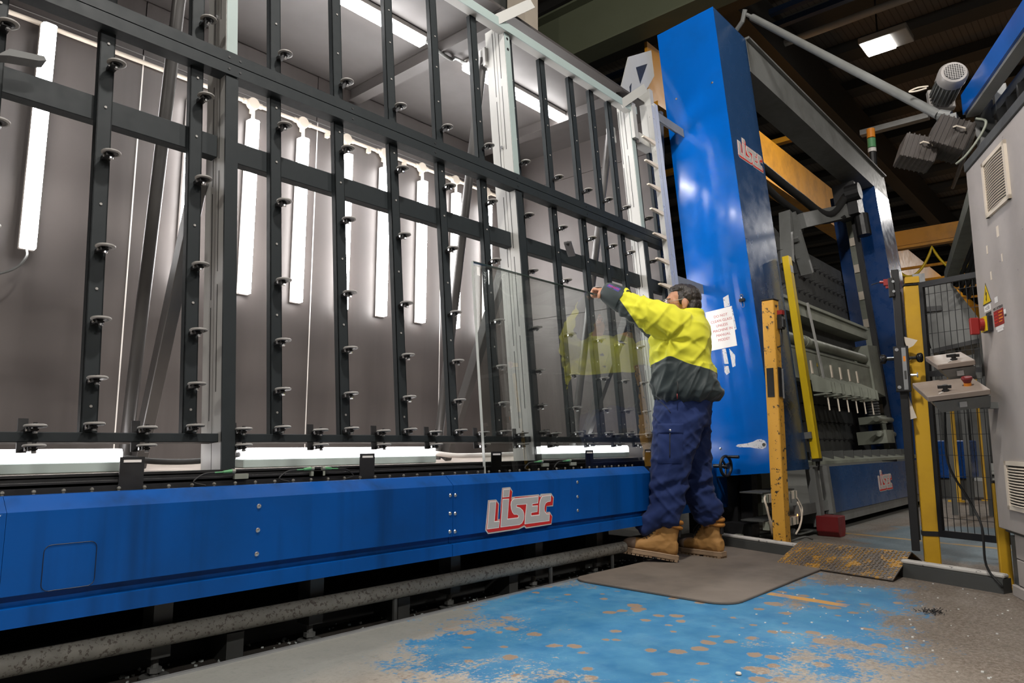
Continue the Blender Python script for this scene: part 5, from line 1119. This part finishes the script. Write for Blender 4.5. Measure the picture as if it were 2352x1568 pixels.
loft(b, [(H(0.092, 0, 0.016), hf * .008, hl_ * .008), (H(0.108, 0, -0.014), hf * .012, hl_ * .010), (H(0.118, 0, -0.034), hf * .015, hl_ * .016), (H(0.110, 0, -0.046), hf * .012, hl_ * .014)], 10)
he(0.116, 0, -0.035, 0.013, 0.012, 0.011)
for s in (-1, 1): he(0.104, 0.013 * s, -0.040, 0.010, 0.008, 0.008)
he(0.094, 0, -0.066, 0.011, 0.023, 0.006); he(0.091, 0, -0.079, 0.012, 0.020, 0.007)   # lips
loft(b, [(B(0.01, -0.01, 1.36), bf * .070, bl * .075), (B(0.020, -0.012, 1.43), bf * .060, bl * .062), (B(0.034, -0.014, 1.52), bf * .058, bl * .060)], 14)
loft(b, [(B(0.05, 0, .86), bf * .11, bl * .155), (B(0.06, 0, 1.0), bf * .14, bl * .165), (B(0.065, 0, 1.2), bf * .14, bl * .18), (B(0.06, 0, 1.33), bf * .12, bl * .19), (B(0.04, 0, 1.40), bf * .08, bl * .13)], 18)
LS, LE, LW = (0.08, 0.17, 1.365), (0.315, 0.215, 1.470), (0.520, 0.165, 1.608)
RS, RE, RW = (0.08, -0.17, 1.365), (0.13, -0.36, 1.28), (0.36, -0.20, 1.535)
for s_, e_, w_ in ((LS, LE, LW), (RS, RE, RW)):
    limb(b, [(*s_, .058, .058), (*[(p + q) / 2 for p, q in zip(s_, e_)], .048, .048), (*e_, .040, .040), (*[(p * .6 + q * .4) for p, q in zip(e_, w_)], .038, .038), (*w_, .026, .030)], 12)
for s, hp, kn, an in ((1, (0.075, 0.09, 0.88), (0.13, 0.10, 0.50), (0.165, 0.10, 0.16)), (-1, (0.04, -0.09, 0.88), (0.0, -0.10, 0.50), (-0.122, -0.138, 0.16))):
    limb(b, [(*hp, .085, .085), (*[(p + q) / 2 for p, q in zip(hp, kn)], .075, .075), (*kn, .055, .055), (*[(p + q) / 2 for p, q in zip(kn, an)], .052, .050), (*an, .030, .030)], 12)
def glass_at(u, v, w=0.0): return LEAN @ Vector((u, (GWf + GWb) / 2 + w, v))
def hand(b, u, wrist, side):
    """palm behind the wrist, four unequal fingers hooked over the top edge, thumb on the near face"""
    W_ = B(*wrist); top = glass_at(u, GV1); across = Vector((1, 0, 0)) * side
    palm = W_.lerp(top + Vector((0, 0, 0.03)), 0.55) ; tip = top + NV * -0.012 + Vector((0, 0, 0.026))
    loft(b, [(W_, across * .026, VV * .020), (W_.lerp(tip, .3), across * .033, VV * .018), (W_.lerp(tip, .7), across * .041, VV * .016), (tip, across * .040, VV * .013)], 12)
    for k, (off, ln) in enumerate(((-.030, .92), (-.010, 1.0), (.010, .95), (.029, .78))):
        a = tip + across * off
        p = [a, a + NV * .030 * ln + VV * .010, a + NV * .050 * ln - VV * .014, a + NV * .046 * ln - VV * .038 * ln]
        b.tube(smooth_path(p, 3), [.0098] * 4 + [.0092] * 3 + [.0082] * 3, 8)
    t0 = W_.lerp(tip, .35) - across * .026 - VV * .008
    b.tube(smooth_path([t0, t0.lerp(tip, .5) - VV * .028 - across * .022, top - NV * .017 - VV * .030 - across * .026 + NV * 0.0], 3), [.013, .0125, .012, .0115, .011, .010, .009], 8)
hand(b, 3.585, LW, 1)
hand(b, 3.955, RW, -1)
body = fuse(b, 0.0045, 3)
man = body.build('person', M['skin'], None, smooth=True, origin=OB)
tag(man, 'worker in yellow and dark green jacket, navy trousers and tan boots gripping the glass', 'person')
def part(b, name, mat, par=None, smooth=True, **kw): return b.build(name, mat, par or man, smooth=smooth, **kw)

# ---- eyes, brows, glasses, hair
for s in (-1, 1):
    b = MB(); ellip(b, H(0.083, 0.030 * s, -0.010), 0.012, 0.013, 0.010, HA, 12, 8); e = part(b, 'eye', M['white'])
    b = MB(); b.lathe([(0.0, 0.0), (0.0055, 0.0), (0.0, 0.0015)], H(0.0945, 0.031 * s, -0.010), hf, 10); part(b, 'iris', M['ink'], e)
    b = MB(); b.tube([H(0.096, 0.014 * s, 0.010), H(0.094, 0.032 * s, 0.017), H(0.076, 0.052 * s, 0.012)], [.004, .005, .003], 6); part(b, 'eyebrow', M['hair'])
gk = NT('spectacle_lens'); tr2 = gk.n('ShaderNodeBsdfTransparent'); tr2.inputs[0].default_value = (.93, .95, .96, 1); g2 = gk.n('ShaderNodeBsdfGlossy'); g2.inputs['Roughness'].default_value = .02
fz = gk.n('ShaderNodeFresnel'); fz.inputs[0].default_value = 1.6; m3 = gk.n('ShaderNodeMixShader'); gk.l(fz.outputs[0], m3.inputs[0]); gk.l(tr2.outputs[0], m3.inputs[1]); gk.l(g2.outputs[0], m3.inputs[2]); gk.l(m3.outputs[0], gk.out.inputs[0]); M['lens'] = gk.m; M['lens_frame'] = flat('clear_frame', (0.45, 0.42, 0.40), 0.2)
b = MB()
def lensf(s, t): a = (s - .5) * 2.1; return H(0.050 + 0.066 * math.cos(a), 0.074 * math.sin(a), 0.012 - 0.048 * t)
b.grid(lensf, 20, 4); gls = part(b, 'safety_glasses', M['lens'])
b = MB(); b.tube([lensf(i / 16, 0.0) for i in range(17)], .0015, 6); part(b, 'brow_bar', M['lens_frame'], gls)
for s in (-1, 1):
    b = MB(); b.tube([H(0.083, 0.066 * s, -0.008), H(0.050, 0.076 * s, -0.004), H(0.0, 0.082 * s, 0.004), H(-0.02, 0.082 * s, -0.012)], .0018, 6); part(b, 'temple', M['lens_frame'], gls)
b = MB()
def hh(f, l, z, rx, ry, rz): ellip(b, H(f, l, z), rx, ry, rz, HA)
hh(-0.028, 0, 0.030, 0.090, 0.084, 0.080); hh(0.040, 0, 0.082, 0.036, 0.055, 0.018); hh(-0.058, 0, -0.025, 0.059, 0.074, 0.070); hh(0.004, 0, 0.072, 0.068, 0.073, 0.043)
for s in (-1, 1): hh(0.010, 0.070 * s, 0.008, 0.017, 0.011, 0.044); hh(-0.048, 0.055 * s, -0.058, 0.030, 0.024, 0.045)
b = fuse(b, 0.005, 3); folds(b, lambda p: 0.003 * noise.noise(p * 90) + 0.0035 * noise.noise(Vector((p.x * 40, p.y * 40, p.z * 18)))); part(b, 'hair', M['hair'])

# ---- jacket: one garment, yellow above and dark below
b = MB()
tors = [(.925, .040, .150, .190), (.945, .034, .185, .222), (.985, .030, .212, .240), (1.06, .048, .200, .234), (1.17, .066, .186, .230), (1.27, .072, .186, .236), (1.34, .066, .183, .238), (1.39, .050, .165, .222), (1.425, .034, .128, .165), (1.455, .022, .090, .10), (1.485, .014, .080, .085)]
rings = []
tw = R(10)
tu, tv = bf * math.cos(tw) + bl * math.sin(tw) * 0.0, bl
for z, cf, rf, rl in tors: rings.append((B(cf, 0, z), tu * rf, tv * rl))
loft(b, rings, 32, True, 2.35)
limb(b, [(.065, .150, 1.350, .112, .10), (.15, .190, 1.395, .108, .094), (.24, .212, 1.432, .098, .086), (.315, .215, 1.470, .088, .078), (.39, .200, 1.520, .074, .068), (.46, .180, 1.572, .060, .058), (.50, .168, 1.598, .052, .052)], 18)
limb(b, [(.065, -.150, 1.355, .105, .10), (.085, -.25, 1.33, .092, .090), (.13, -.355, 1.29, .078, .076), (.21, -.31, 1.37, .068, .068), (.30, -.24, 1.475, .056, .056), (.345, -.21, 1.525, .048, .050)], 18)
jk = fuse(b, 0.0075, 6)
def jfold(p):
    f, l, z = body_xyz(p); a = 0
    arm = max(0, min(1, (f - 0.20) / 0.15)) if l > 0 else max(0, min(1, (-l - 0.24) / 0.08))
    u_, v_ = f * .80 + z * .60, -f * .60 + z * .80
    a += 0.007 * ridge(f * 4 + z * 5, l * 4, z * 4 - f * 4) - 0.003
    if arm > .4: a += 0.009 * crease(v_ * 22 + 3, u_ * 7, l * 8) + 0.005 * crease(u_ * 26, v_ * 10, l * 9 + 4) - 0.003
    elif z > 1.15: a += 0.010 * crease(u_ * 9, v_ * 3.0, l * 4 + 1, 3.2) + 0.006 * crease(v_ * 14 + 7, u_ * 4, l * 6, 3.2) - 0.003
    else: a += 0.012 * crease(f * 11 + z * 5, z * 3, l * 7 + 2, 2.8) + 0.006 * crease(u_ * 20, v_ * 6, l * 9, 3.0) - 0.004
    # pull creases radiating from the armpit
    ax_, az_ = f - 0.13, z - 1.285; r = math.hypot(ax_, az_); th = math.atan2(az_, ax_)
    if l > 0: a += 0.010 * math.exp(-((r - 0.08) / 0.09) ** 2) * math.sin(th * 7 + noise.noise(p * 9) * 2)
    if z < 1.05 and arm < .5: a += 0.007 * math.sin((math.atan2(l, f - .05)) * 15 + 4 * noise.noise(p * 7)) * max(0, 1 - abs(z - 0.97) / 0.09)
    if arm > 0.4: a += 0.004 * math.sin((f * 1.0 + z * 0.6) * 95 + 3 * noise.noise(p * 12))
    return a
folds(jk, jfold)
def panel(p):                                       # >0 dark cloth, <0 yellow cloth (seams of the garment)
    f, l, z = body_xyz(p)
    low = 1.150 + 0.035 * math.exp(-((f - .13) / .06) ** 2) - 0.25 * max(0, 0.06 - f) + 0.05 * max(0, f - .16) - z
    slv = min(f - (0.315 + 0.667 * (z - 1.37)), f - 0.255) if l > 0.05 else (z - 1.36 if (l < -0.1 and f > .18) else -1)
    return max(low, slv)
dm = []
for v in jk.bm.verts: dm.append(panel(v.co))
jmat = NT('jacket_cloth')
att = jmat.n('ShaderNodeAttribute'); att.attribute_name = 'panel'
msk = jmat.ramp(jmat.math('ADD', jmat.math('MULTIPLY', att.outputs['Fac'], 100.0), 0.5), [(0.35, 0.0), (0.65, 1.0)])
yc = jmat.mix(jmat.noise(14, 4, 0.6), (0.66, 0.64, 0.035), (0.76, 0.735, 0.05)); yc = jmat.mix(jmat.ramp(jmat.noise(46, 3, 0.7), [(0.70, 0.0), (0.76, 0.5)]), yc, (0.22, 0.22, 0.03))
gc = jmat.mix(jmat.noise(14, 4, 0.6), (0.022, 0.032, 0.034), (0.036, 0.048, 0.050))
jmat.set(color=jmat.mix(msk, yc, gc), rough=jmat.mix(msk, (0.8, 0.8, 0.8), (0.55, 0.55, 0.55)), spec=0.3, sheen=0.1); jmat.bump(jmat.noise(320, 2), 0.12, 0.001)
M['jacket_cloth'] = jmat.m
jacket = part(jk, 'jacket', M['jacket_cloth'])
at_ = jacket.data.attributes.new('panel', 'FLOAT', 'POINT'); at_.data.foreach_set('value', dm)
b = MB()
for i in range(40):
    a = i * 2 * math.pi / 40; ca, sa = math.cos(a), math.sin(a); ca = math.copysign(abs(ca) ** .85, ca); sa = math.copysign(abs(sa) ** .85, sa)
    pass
b.torus(B(0.014, -0.008, 1.482), HZ, 0.074, 0.010, 28, 8, 1.6); part(b, 'collar', M['hiviz'], jacket)
b = MB(); b.torus(B(0.012, -0.008, 1.488), HZ, 0.062, 0.007, 28, 8, 1.6); part(b, 'collar_lining', M['orange'], jacket)
b = MB(); pz = [B(0.085, 0.0, 1.035), B(0.082, 0.0, 1.00), B(0.086, 0.0, 0.965)]
b.tube([p + bl * 0.238 for p in pz], .004, 6); part(b, 'pocket_zip', M['ink'], jacket)
b = MB(); b.bar(pz[2] + bl * 0.243, pz[2] + bl * 0.243 - HZ * .03, 0.006, 0.004); part(b, 'zip_pull', M['darkred'], jacket)
# arm guards on both wrists
for nm, pts in (('arm_guard', [(.405, .197, 1.530, .0), (.43, .190, 1.548, 0), (.47, .178, 1.576, 0), (.505, .168, 1.598, 0), (.524, .164, 1.609, 0)]), ('arm_guard', [(.28, -.255, 1.455, 0), (.31, -.235, 1.485, 0), (.345, -.21, 1.525, 0)])):
    P = [B(*p[:3]) for p in pts]; b = MB(); n = len(P)
    rad = [.076, .0765, .071, .064, .055] if n == 5 else [.064, .063, .056]
    b.tube(P, rad, 24, cap=False); b.tube(P[::-1], [r - .004 for r in rad[::-1]], 24, cap=False)
    g = part(b, nm, M['jacket'])
    if n == 5:
        d = (P[3] - P[1]).normalized(); up = (VV - d * VV.dot(d)).normalized(); sd = d.cross(up)
        if sd.dot(bl) < 0: sd = -sd
        dirn = (up * 0.62 + sd * 0.78).normalized(); tang = d.cross(dirn)
        b = MB()
        def lf(s, t): 
            q = P[1].lerp(P[3], s); rr = .0776 * (1 - s) + .0652 * s; a = (t - .5) * .42
            return q + (dirn * math.cos(a) + tang * math.sin(a)) * rr
        b.grid(lf, 6, 4); lbq = part(b, 'woven_label', flat('purple_label', (0.045, 0.045, 0.22), 0.7), g)
        for k2 in range(7):
            s0 = 0.08 + k2 * 0.125
            b = MB(); b.grid(lambda s, t: (lambda q: q + (q - P[1].lerp(P[3], s0 + .085 * s)).normalized() * .0008)(lf(s0 + .085 * s, .28 + .44 * t)), 2, 2); part(b, 'label_mark', flat('magenta_thread', (0.30, 0.03, 0.16), 0.7) if k2 == 0 else bpy.data.materials['magenta_thread'], lbq) if False else part(b, 'label_mark', bpy.data.materials.get('magenta_thread') or flat('magenta_thread', (0.30, 0.03, 0.16), 0.7), g)

# ---- trousers
b = MB()
loft(b, [(B(.046, 0, .99), bf * .150, bl * .178), (B(.050, 0, .94), bf * .158, bl * .186), (B(.055, 0, .87), bf * .163, bl * .190), (B(.06, 0, .79), bf * .155, bl * .180)], 28, True, 2.3)
limb(b, [(.075, .092, .85, .145, .108), (.100, .096, .72, .138, .108), (.118, .100, .58, .122, .104), (.128, .102, .48, .112, .098), (.140, .102, .36, .100, .090), (.158, .102, .28, .093, .086), (.168, .102, .245, .093, .085)], 22)
limb(b, [(.045, -.092, .85, .140, .108), (.022, -.098, .72, .128, .105), (.002, -.102, .58, .112, .100), (-.012, -.104, .48, .102, .094), (-.045, -.106, .36, .092, .086), (-.085, -.115, .29, .088, .084), (-.108, -.128, .245, .089, .085)], 22)
limb(b, [(.20, .102, .265, .072, .078), (.25, .102, .215, .056, .072), (.282, .102, .185, .040, .064)], 18)   # hem riding on the boot
tz = fuse(b, 0.008, 5)
def tfold(p):
    f, l, z = body_xyz(p); s = 1 if l > 0 else -1
    u_, v_ = f * .70 * s + z * .71, -f * .71 * s + z * .70
    a = 0.008 * ridge(f * 4 + s * 2, l * 5, z * 5 + f * 4) - 0.006
    a += 0.011 * crease(u_ * 11 + s, v_ * 4, l * 5, 2.8) + 0.008 * crease(v_ * 15 + 5 * s, u_ * 5, l * 6 + 3, 3.0) + 0.004 * crease(u_ * 26, v_ * 9, l * 9, 3.0)
    if z < 0.55: a += 0.008 * (1 - z / 0.55) * math.sin(z * 62 + f * 22 * s + 3 * noise.noise(p * 5))
    if 0.36 < z < 0.52: a += 0.008 * math.sin(z * 75 + f * 30) * math.exp(-((z - .44) / .06) ** 2)
    return a
folds(tz, tfold)
trs = part(tz, 'trousers', M['navy'])
def side_patch(f0, f1, z0, z1, leg_c, ro, nm, mat=M['navy'], push=0.006):
    b = MB(); bvh_pts = None
    from mathutils.bvhtree import BVHTree
    return b
from mathutils.bvhtree import BVHTree
bv = BVHTree.FromObject(trs, bpy.context.evaluated_depsgraph_get())
def on_leg(f, z, out=0.004):
    o = B(f, 0.6, z); loc, nrm, i, d = bv.ray_cast(o - OB, -bl)
    return (OB + loc if loc is not None else B(f, 0.2, z)) + bl * out
def leg_patch(f0, f1, z0, z1, nm, mat=None, out=0.004, par=None, sk=0.0):
    b = MB(); b.grid(lambda s, t: on_leg(f0 + (f1 - f0) * s + sk * t, z0 + (z1 - z0) * t, out * (0.25 + 0.75 * min(1, 8 * min(s, 1 - s, t, 1 - t)))), 10, 10)
    return part(b, nm, mat or M['navy'], par or trs)
pk = leg_patch(.055, .195, .565, .745, 'cargo_pocket', out=.010)
leg_patch(.050, .200, .735, .795, 'pocket_flap', out=.015, par=trs)
b = MB(); q = on_leg(.125, .755, .016); b.lathe([(.008, 0), (.007, .002), (0, .003)], q, bl, 10); part(b, 'press_stud', M['chrome'], trs)
b = MB(); b.tube([on_leg(.126, .74 - .02 * i, .011) for i in range(8)], .003, 5); part(b, 'pleat', M['ink'], trs)
b = MB(); b.tube([on_leg(.195 - .012 * i, .93 - .0035 * i * i * .3 - .006 * i, .002) for i in range(7)], .0022, 5); part(b, 'pocket_seam', M['ink'], trs)

# ---- boots
def boot(heel, toe_dir, pitch, name, side):
    d = toe_dir.normalized(); lat = HZ.cross(d)
    m = Matrix((d, lat, HZ)).transposed().to_4x4(); m.translation = heel
    m = m @ lmat(0.01, 0, 0) @ Matrix.Rotation(-R(pitch), 4, 'Y') @ lmat(-0.01, 0, 0)
    mv = lambda x, y, z: m @ Vector((x, y, z)); u, v, w = (m.to_3x3() @ Vector(q) for q in ((1, 0, 0), (0, 1, 0), (0, 0, 1)))
    b = MB()
    loft(b, [(mv(x, 0, z), v * ry, w * rz) for x, z, ry, rz in ((-.002, .07, .022, .03), (.012, .075, .038, .048), (.05, .085, .042, .06), (.10, .088, .041, .058), (.15, .078, .044, .046), (.20, .066, .049, .036), (.25, .061, .050, .032), (.285, .057, .043, .027), (.306, .053, .028, .018), (.311, .05, .01, .01))], 20, True, 2.4)
    loft(b, [(mv(x, 0, z), u * rx, v * ry) for x, z, rx, ry in ((.062, .06, .056, .040), (.062, .11, .056, .040), (.060, .16, .055, .042), (.057, .205, .056, .045), (.054, .238, .056, .046))], 20, True, 2.3)
    loft(b, [(mv(.108, 0, .205), u * .02, v * .026), (mv(.145, 0, .135), u * .026, v * .030), (mv(.19, 0, .085), u * .03, v * .036)], 14)
    up = fuse(b, 0.004, 4); folds(up, lambda p: 0.0022 * ridge(p.x * 22, p.y * 22, p.z * 28) - 0.001)
    bt = part(up, name, M['boot'])
    b = MB()
    prof = [(-.012, -.030), (-.012, .030), (.03, .042), (.09, .040), (.15, .044), (.21, .055), (.26, .056), (.30, .042), (.320, .018), (.320, -.018), (.30, -.042), (.26, -.056), (.21, -.055), (.15, -.044), (.09, -.040), (.03, -.042)]
    b.prism(prof, m @ lmat(0, 0, .008), .030); so = part(b, 'sole', M['sole'], bt, smooth=False, bevel=.004)
    b = MB(); b.prism([(x * 1.0, y * 1.02) for x, y in prof], m @ lmat(0, 0, .030), .006); part(b, 'welt', M['sole'], bt, smooth=False, bevel=.002)
    for i in range(14):
        x = -.006 + i * .0245
        if 4.6 < i < 5.5: continue
        hw_ = .036 + .017 * max(0, min(1, (x - .12) / .1)) - (.02 if x > .29 else 0)
        b = MB(m); b.box(x, x + .019, -hw_, -.003, 0.0, .012).box(x, x + .019, .003, hw_, 0.0, .012); 
        tag(part(b, 'tread_lug', M['sole'], bt, smooth=False), kind='stuff')
    b = MB()
    loft(b, [(mv(x, 0, z), v * ry, w * rz) for x, z, ry, rz in ((.245, .062, .0525, .034), (.27, .060, .049, .031), (.29, .057, .042, .027), (.308, .053, .029, .019), (.315, .05, .01, .01))], 20, True, 2.4); part(b, 'toe_cap', M['toe'], bt)
    for z, rx, ry in ((.232, .058, .049), (.202, .0575, .047)):
        b = MB()
        pts = [mv(.052 + rx * math.cos(a) * 1.0, ry * math.sin(a), z + .010 * math.cos(a)) for a in [R(60 + 240 * i / 18) for i in range(19)]]
        b.tube(pts, [.006] + [.0125] * 17 + [.006], 8); part(b, 'padded_collar', M['boot2'], bt)
    b = MB(); b.box(-.008, .004, -.012, .012, .14, .19, m); part(b, 'heel_tab', M['black'], bt, smooth=False, bevel=.002)
    for i in range(7):
        t = i / 6; x = .195 - .080 * t; z = .112 + .100 * t
        b = MB(); b.tube([mv(x - .012, -.034, z - .012), mv(x + .002, -.016, z + .006), mv(x + .006, 0, z + .010), mv(x - .002, .016, z + .006), mv(x - .014, .034, z - .010)], .0032, 6); part(b, 'lace', M['lace'], bt)
    b = MB(); c = mv(.125, .01 * side, .175)
    b.tube(smooth_path([c, c + u * .03 + v * .02 + w * .012, c + u * .06 + v * .03 - w * .02, c + u * .075 + v * .02 - w * .05]), .0025, 5); part(b, 'lace', M['lace'], bt)
    return bt
boot(B(.092, .098, 0.004), bf * .985 + bl * .12, 9, 'left_boot', 1)
boot(B(-.178, -.105, 0.0), bf * .80 - bl * .60, 0, 'right_boot', -1)
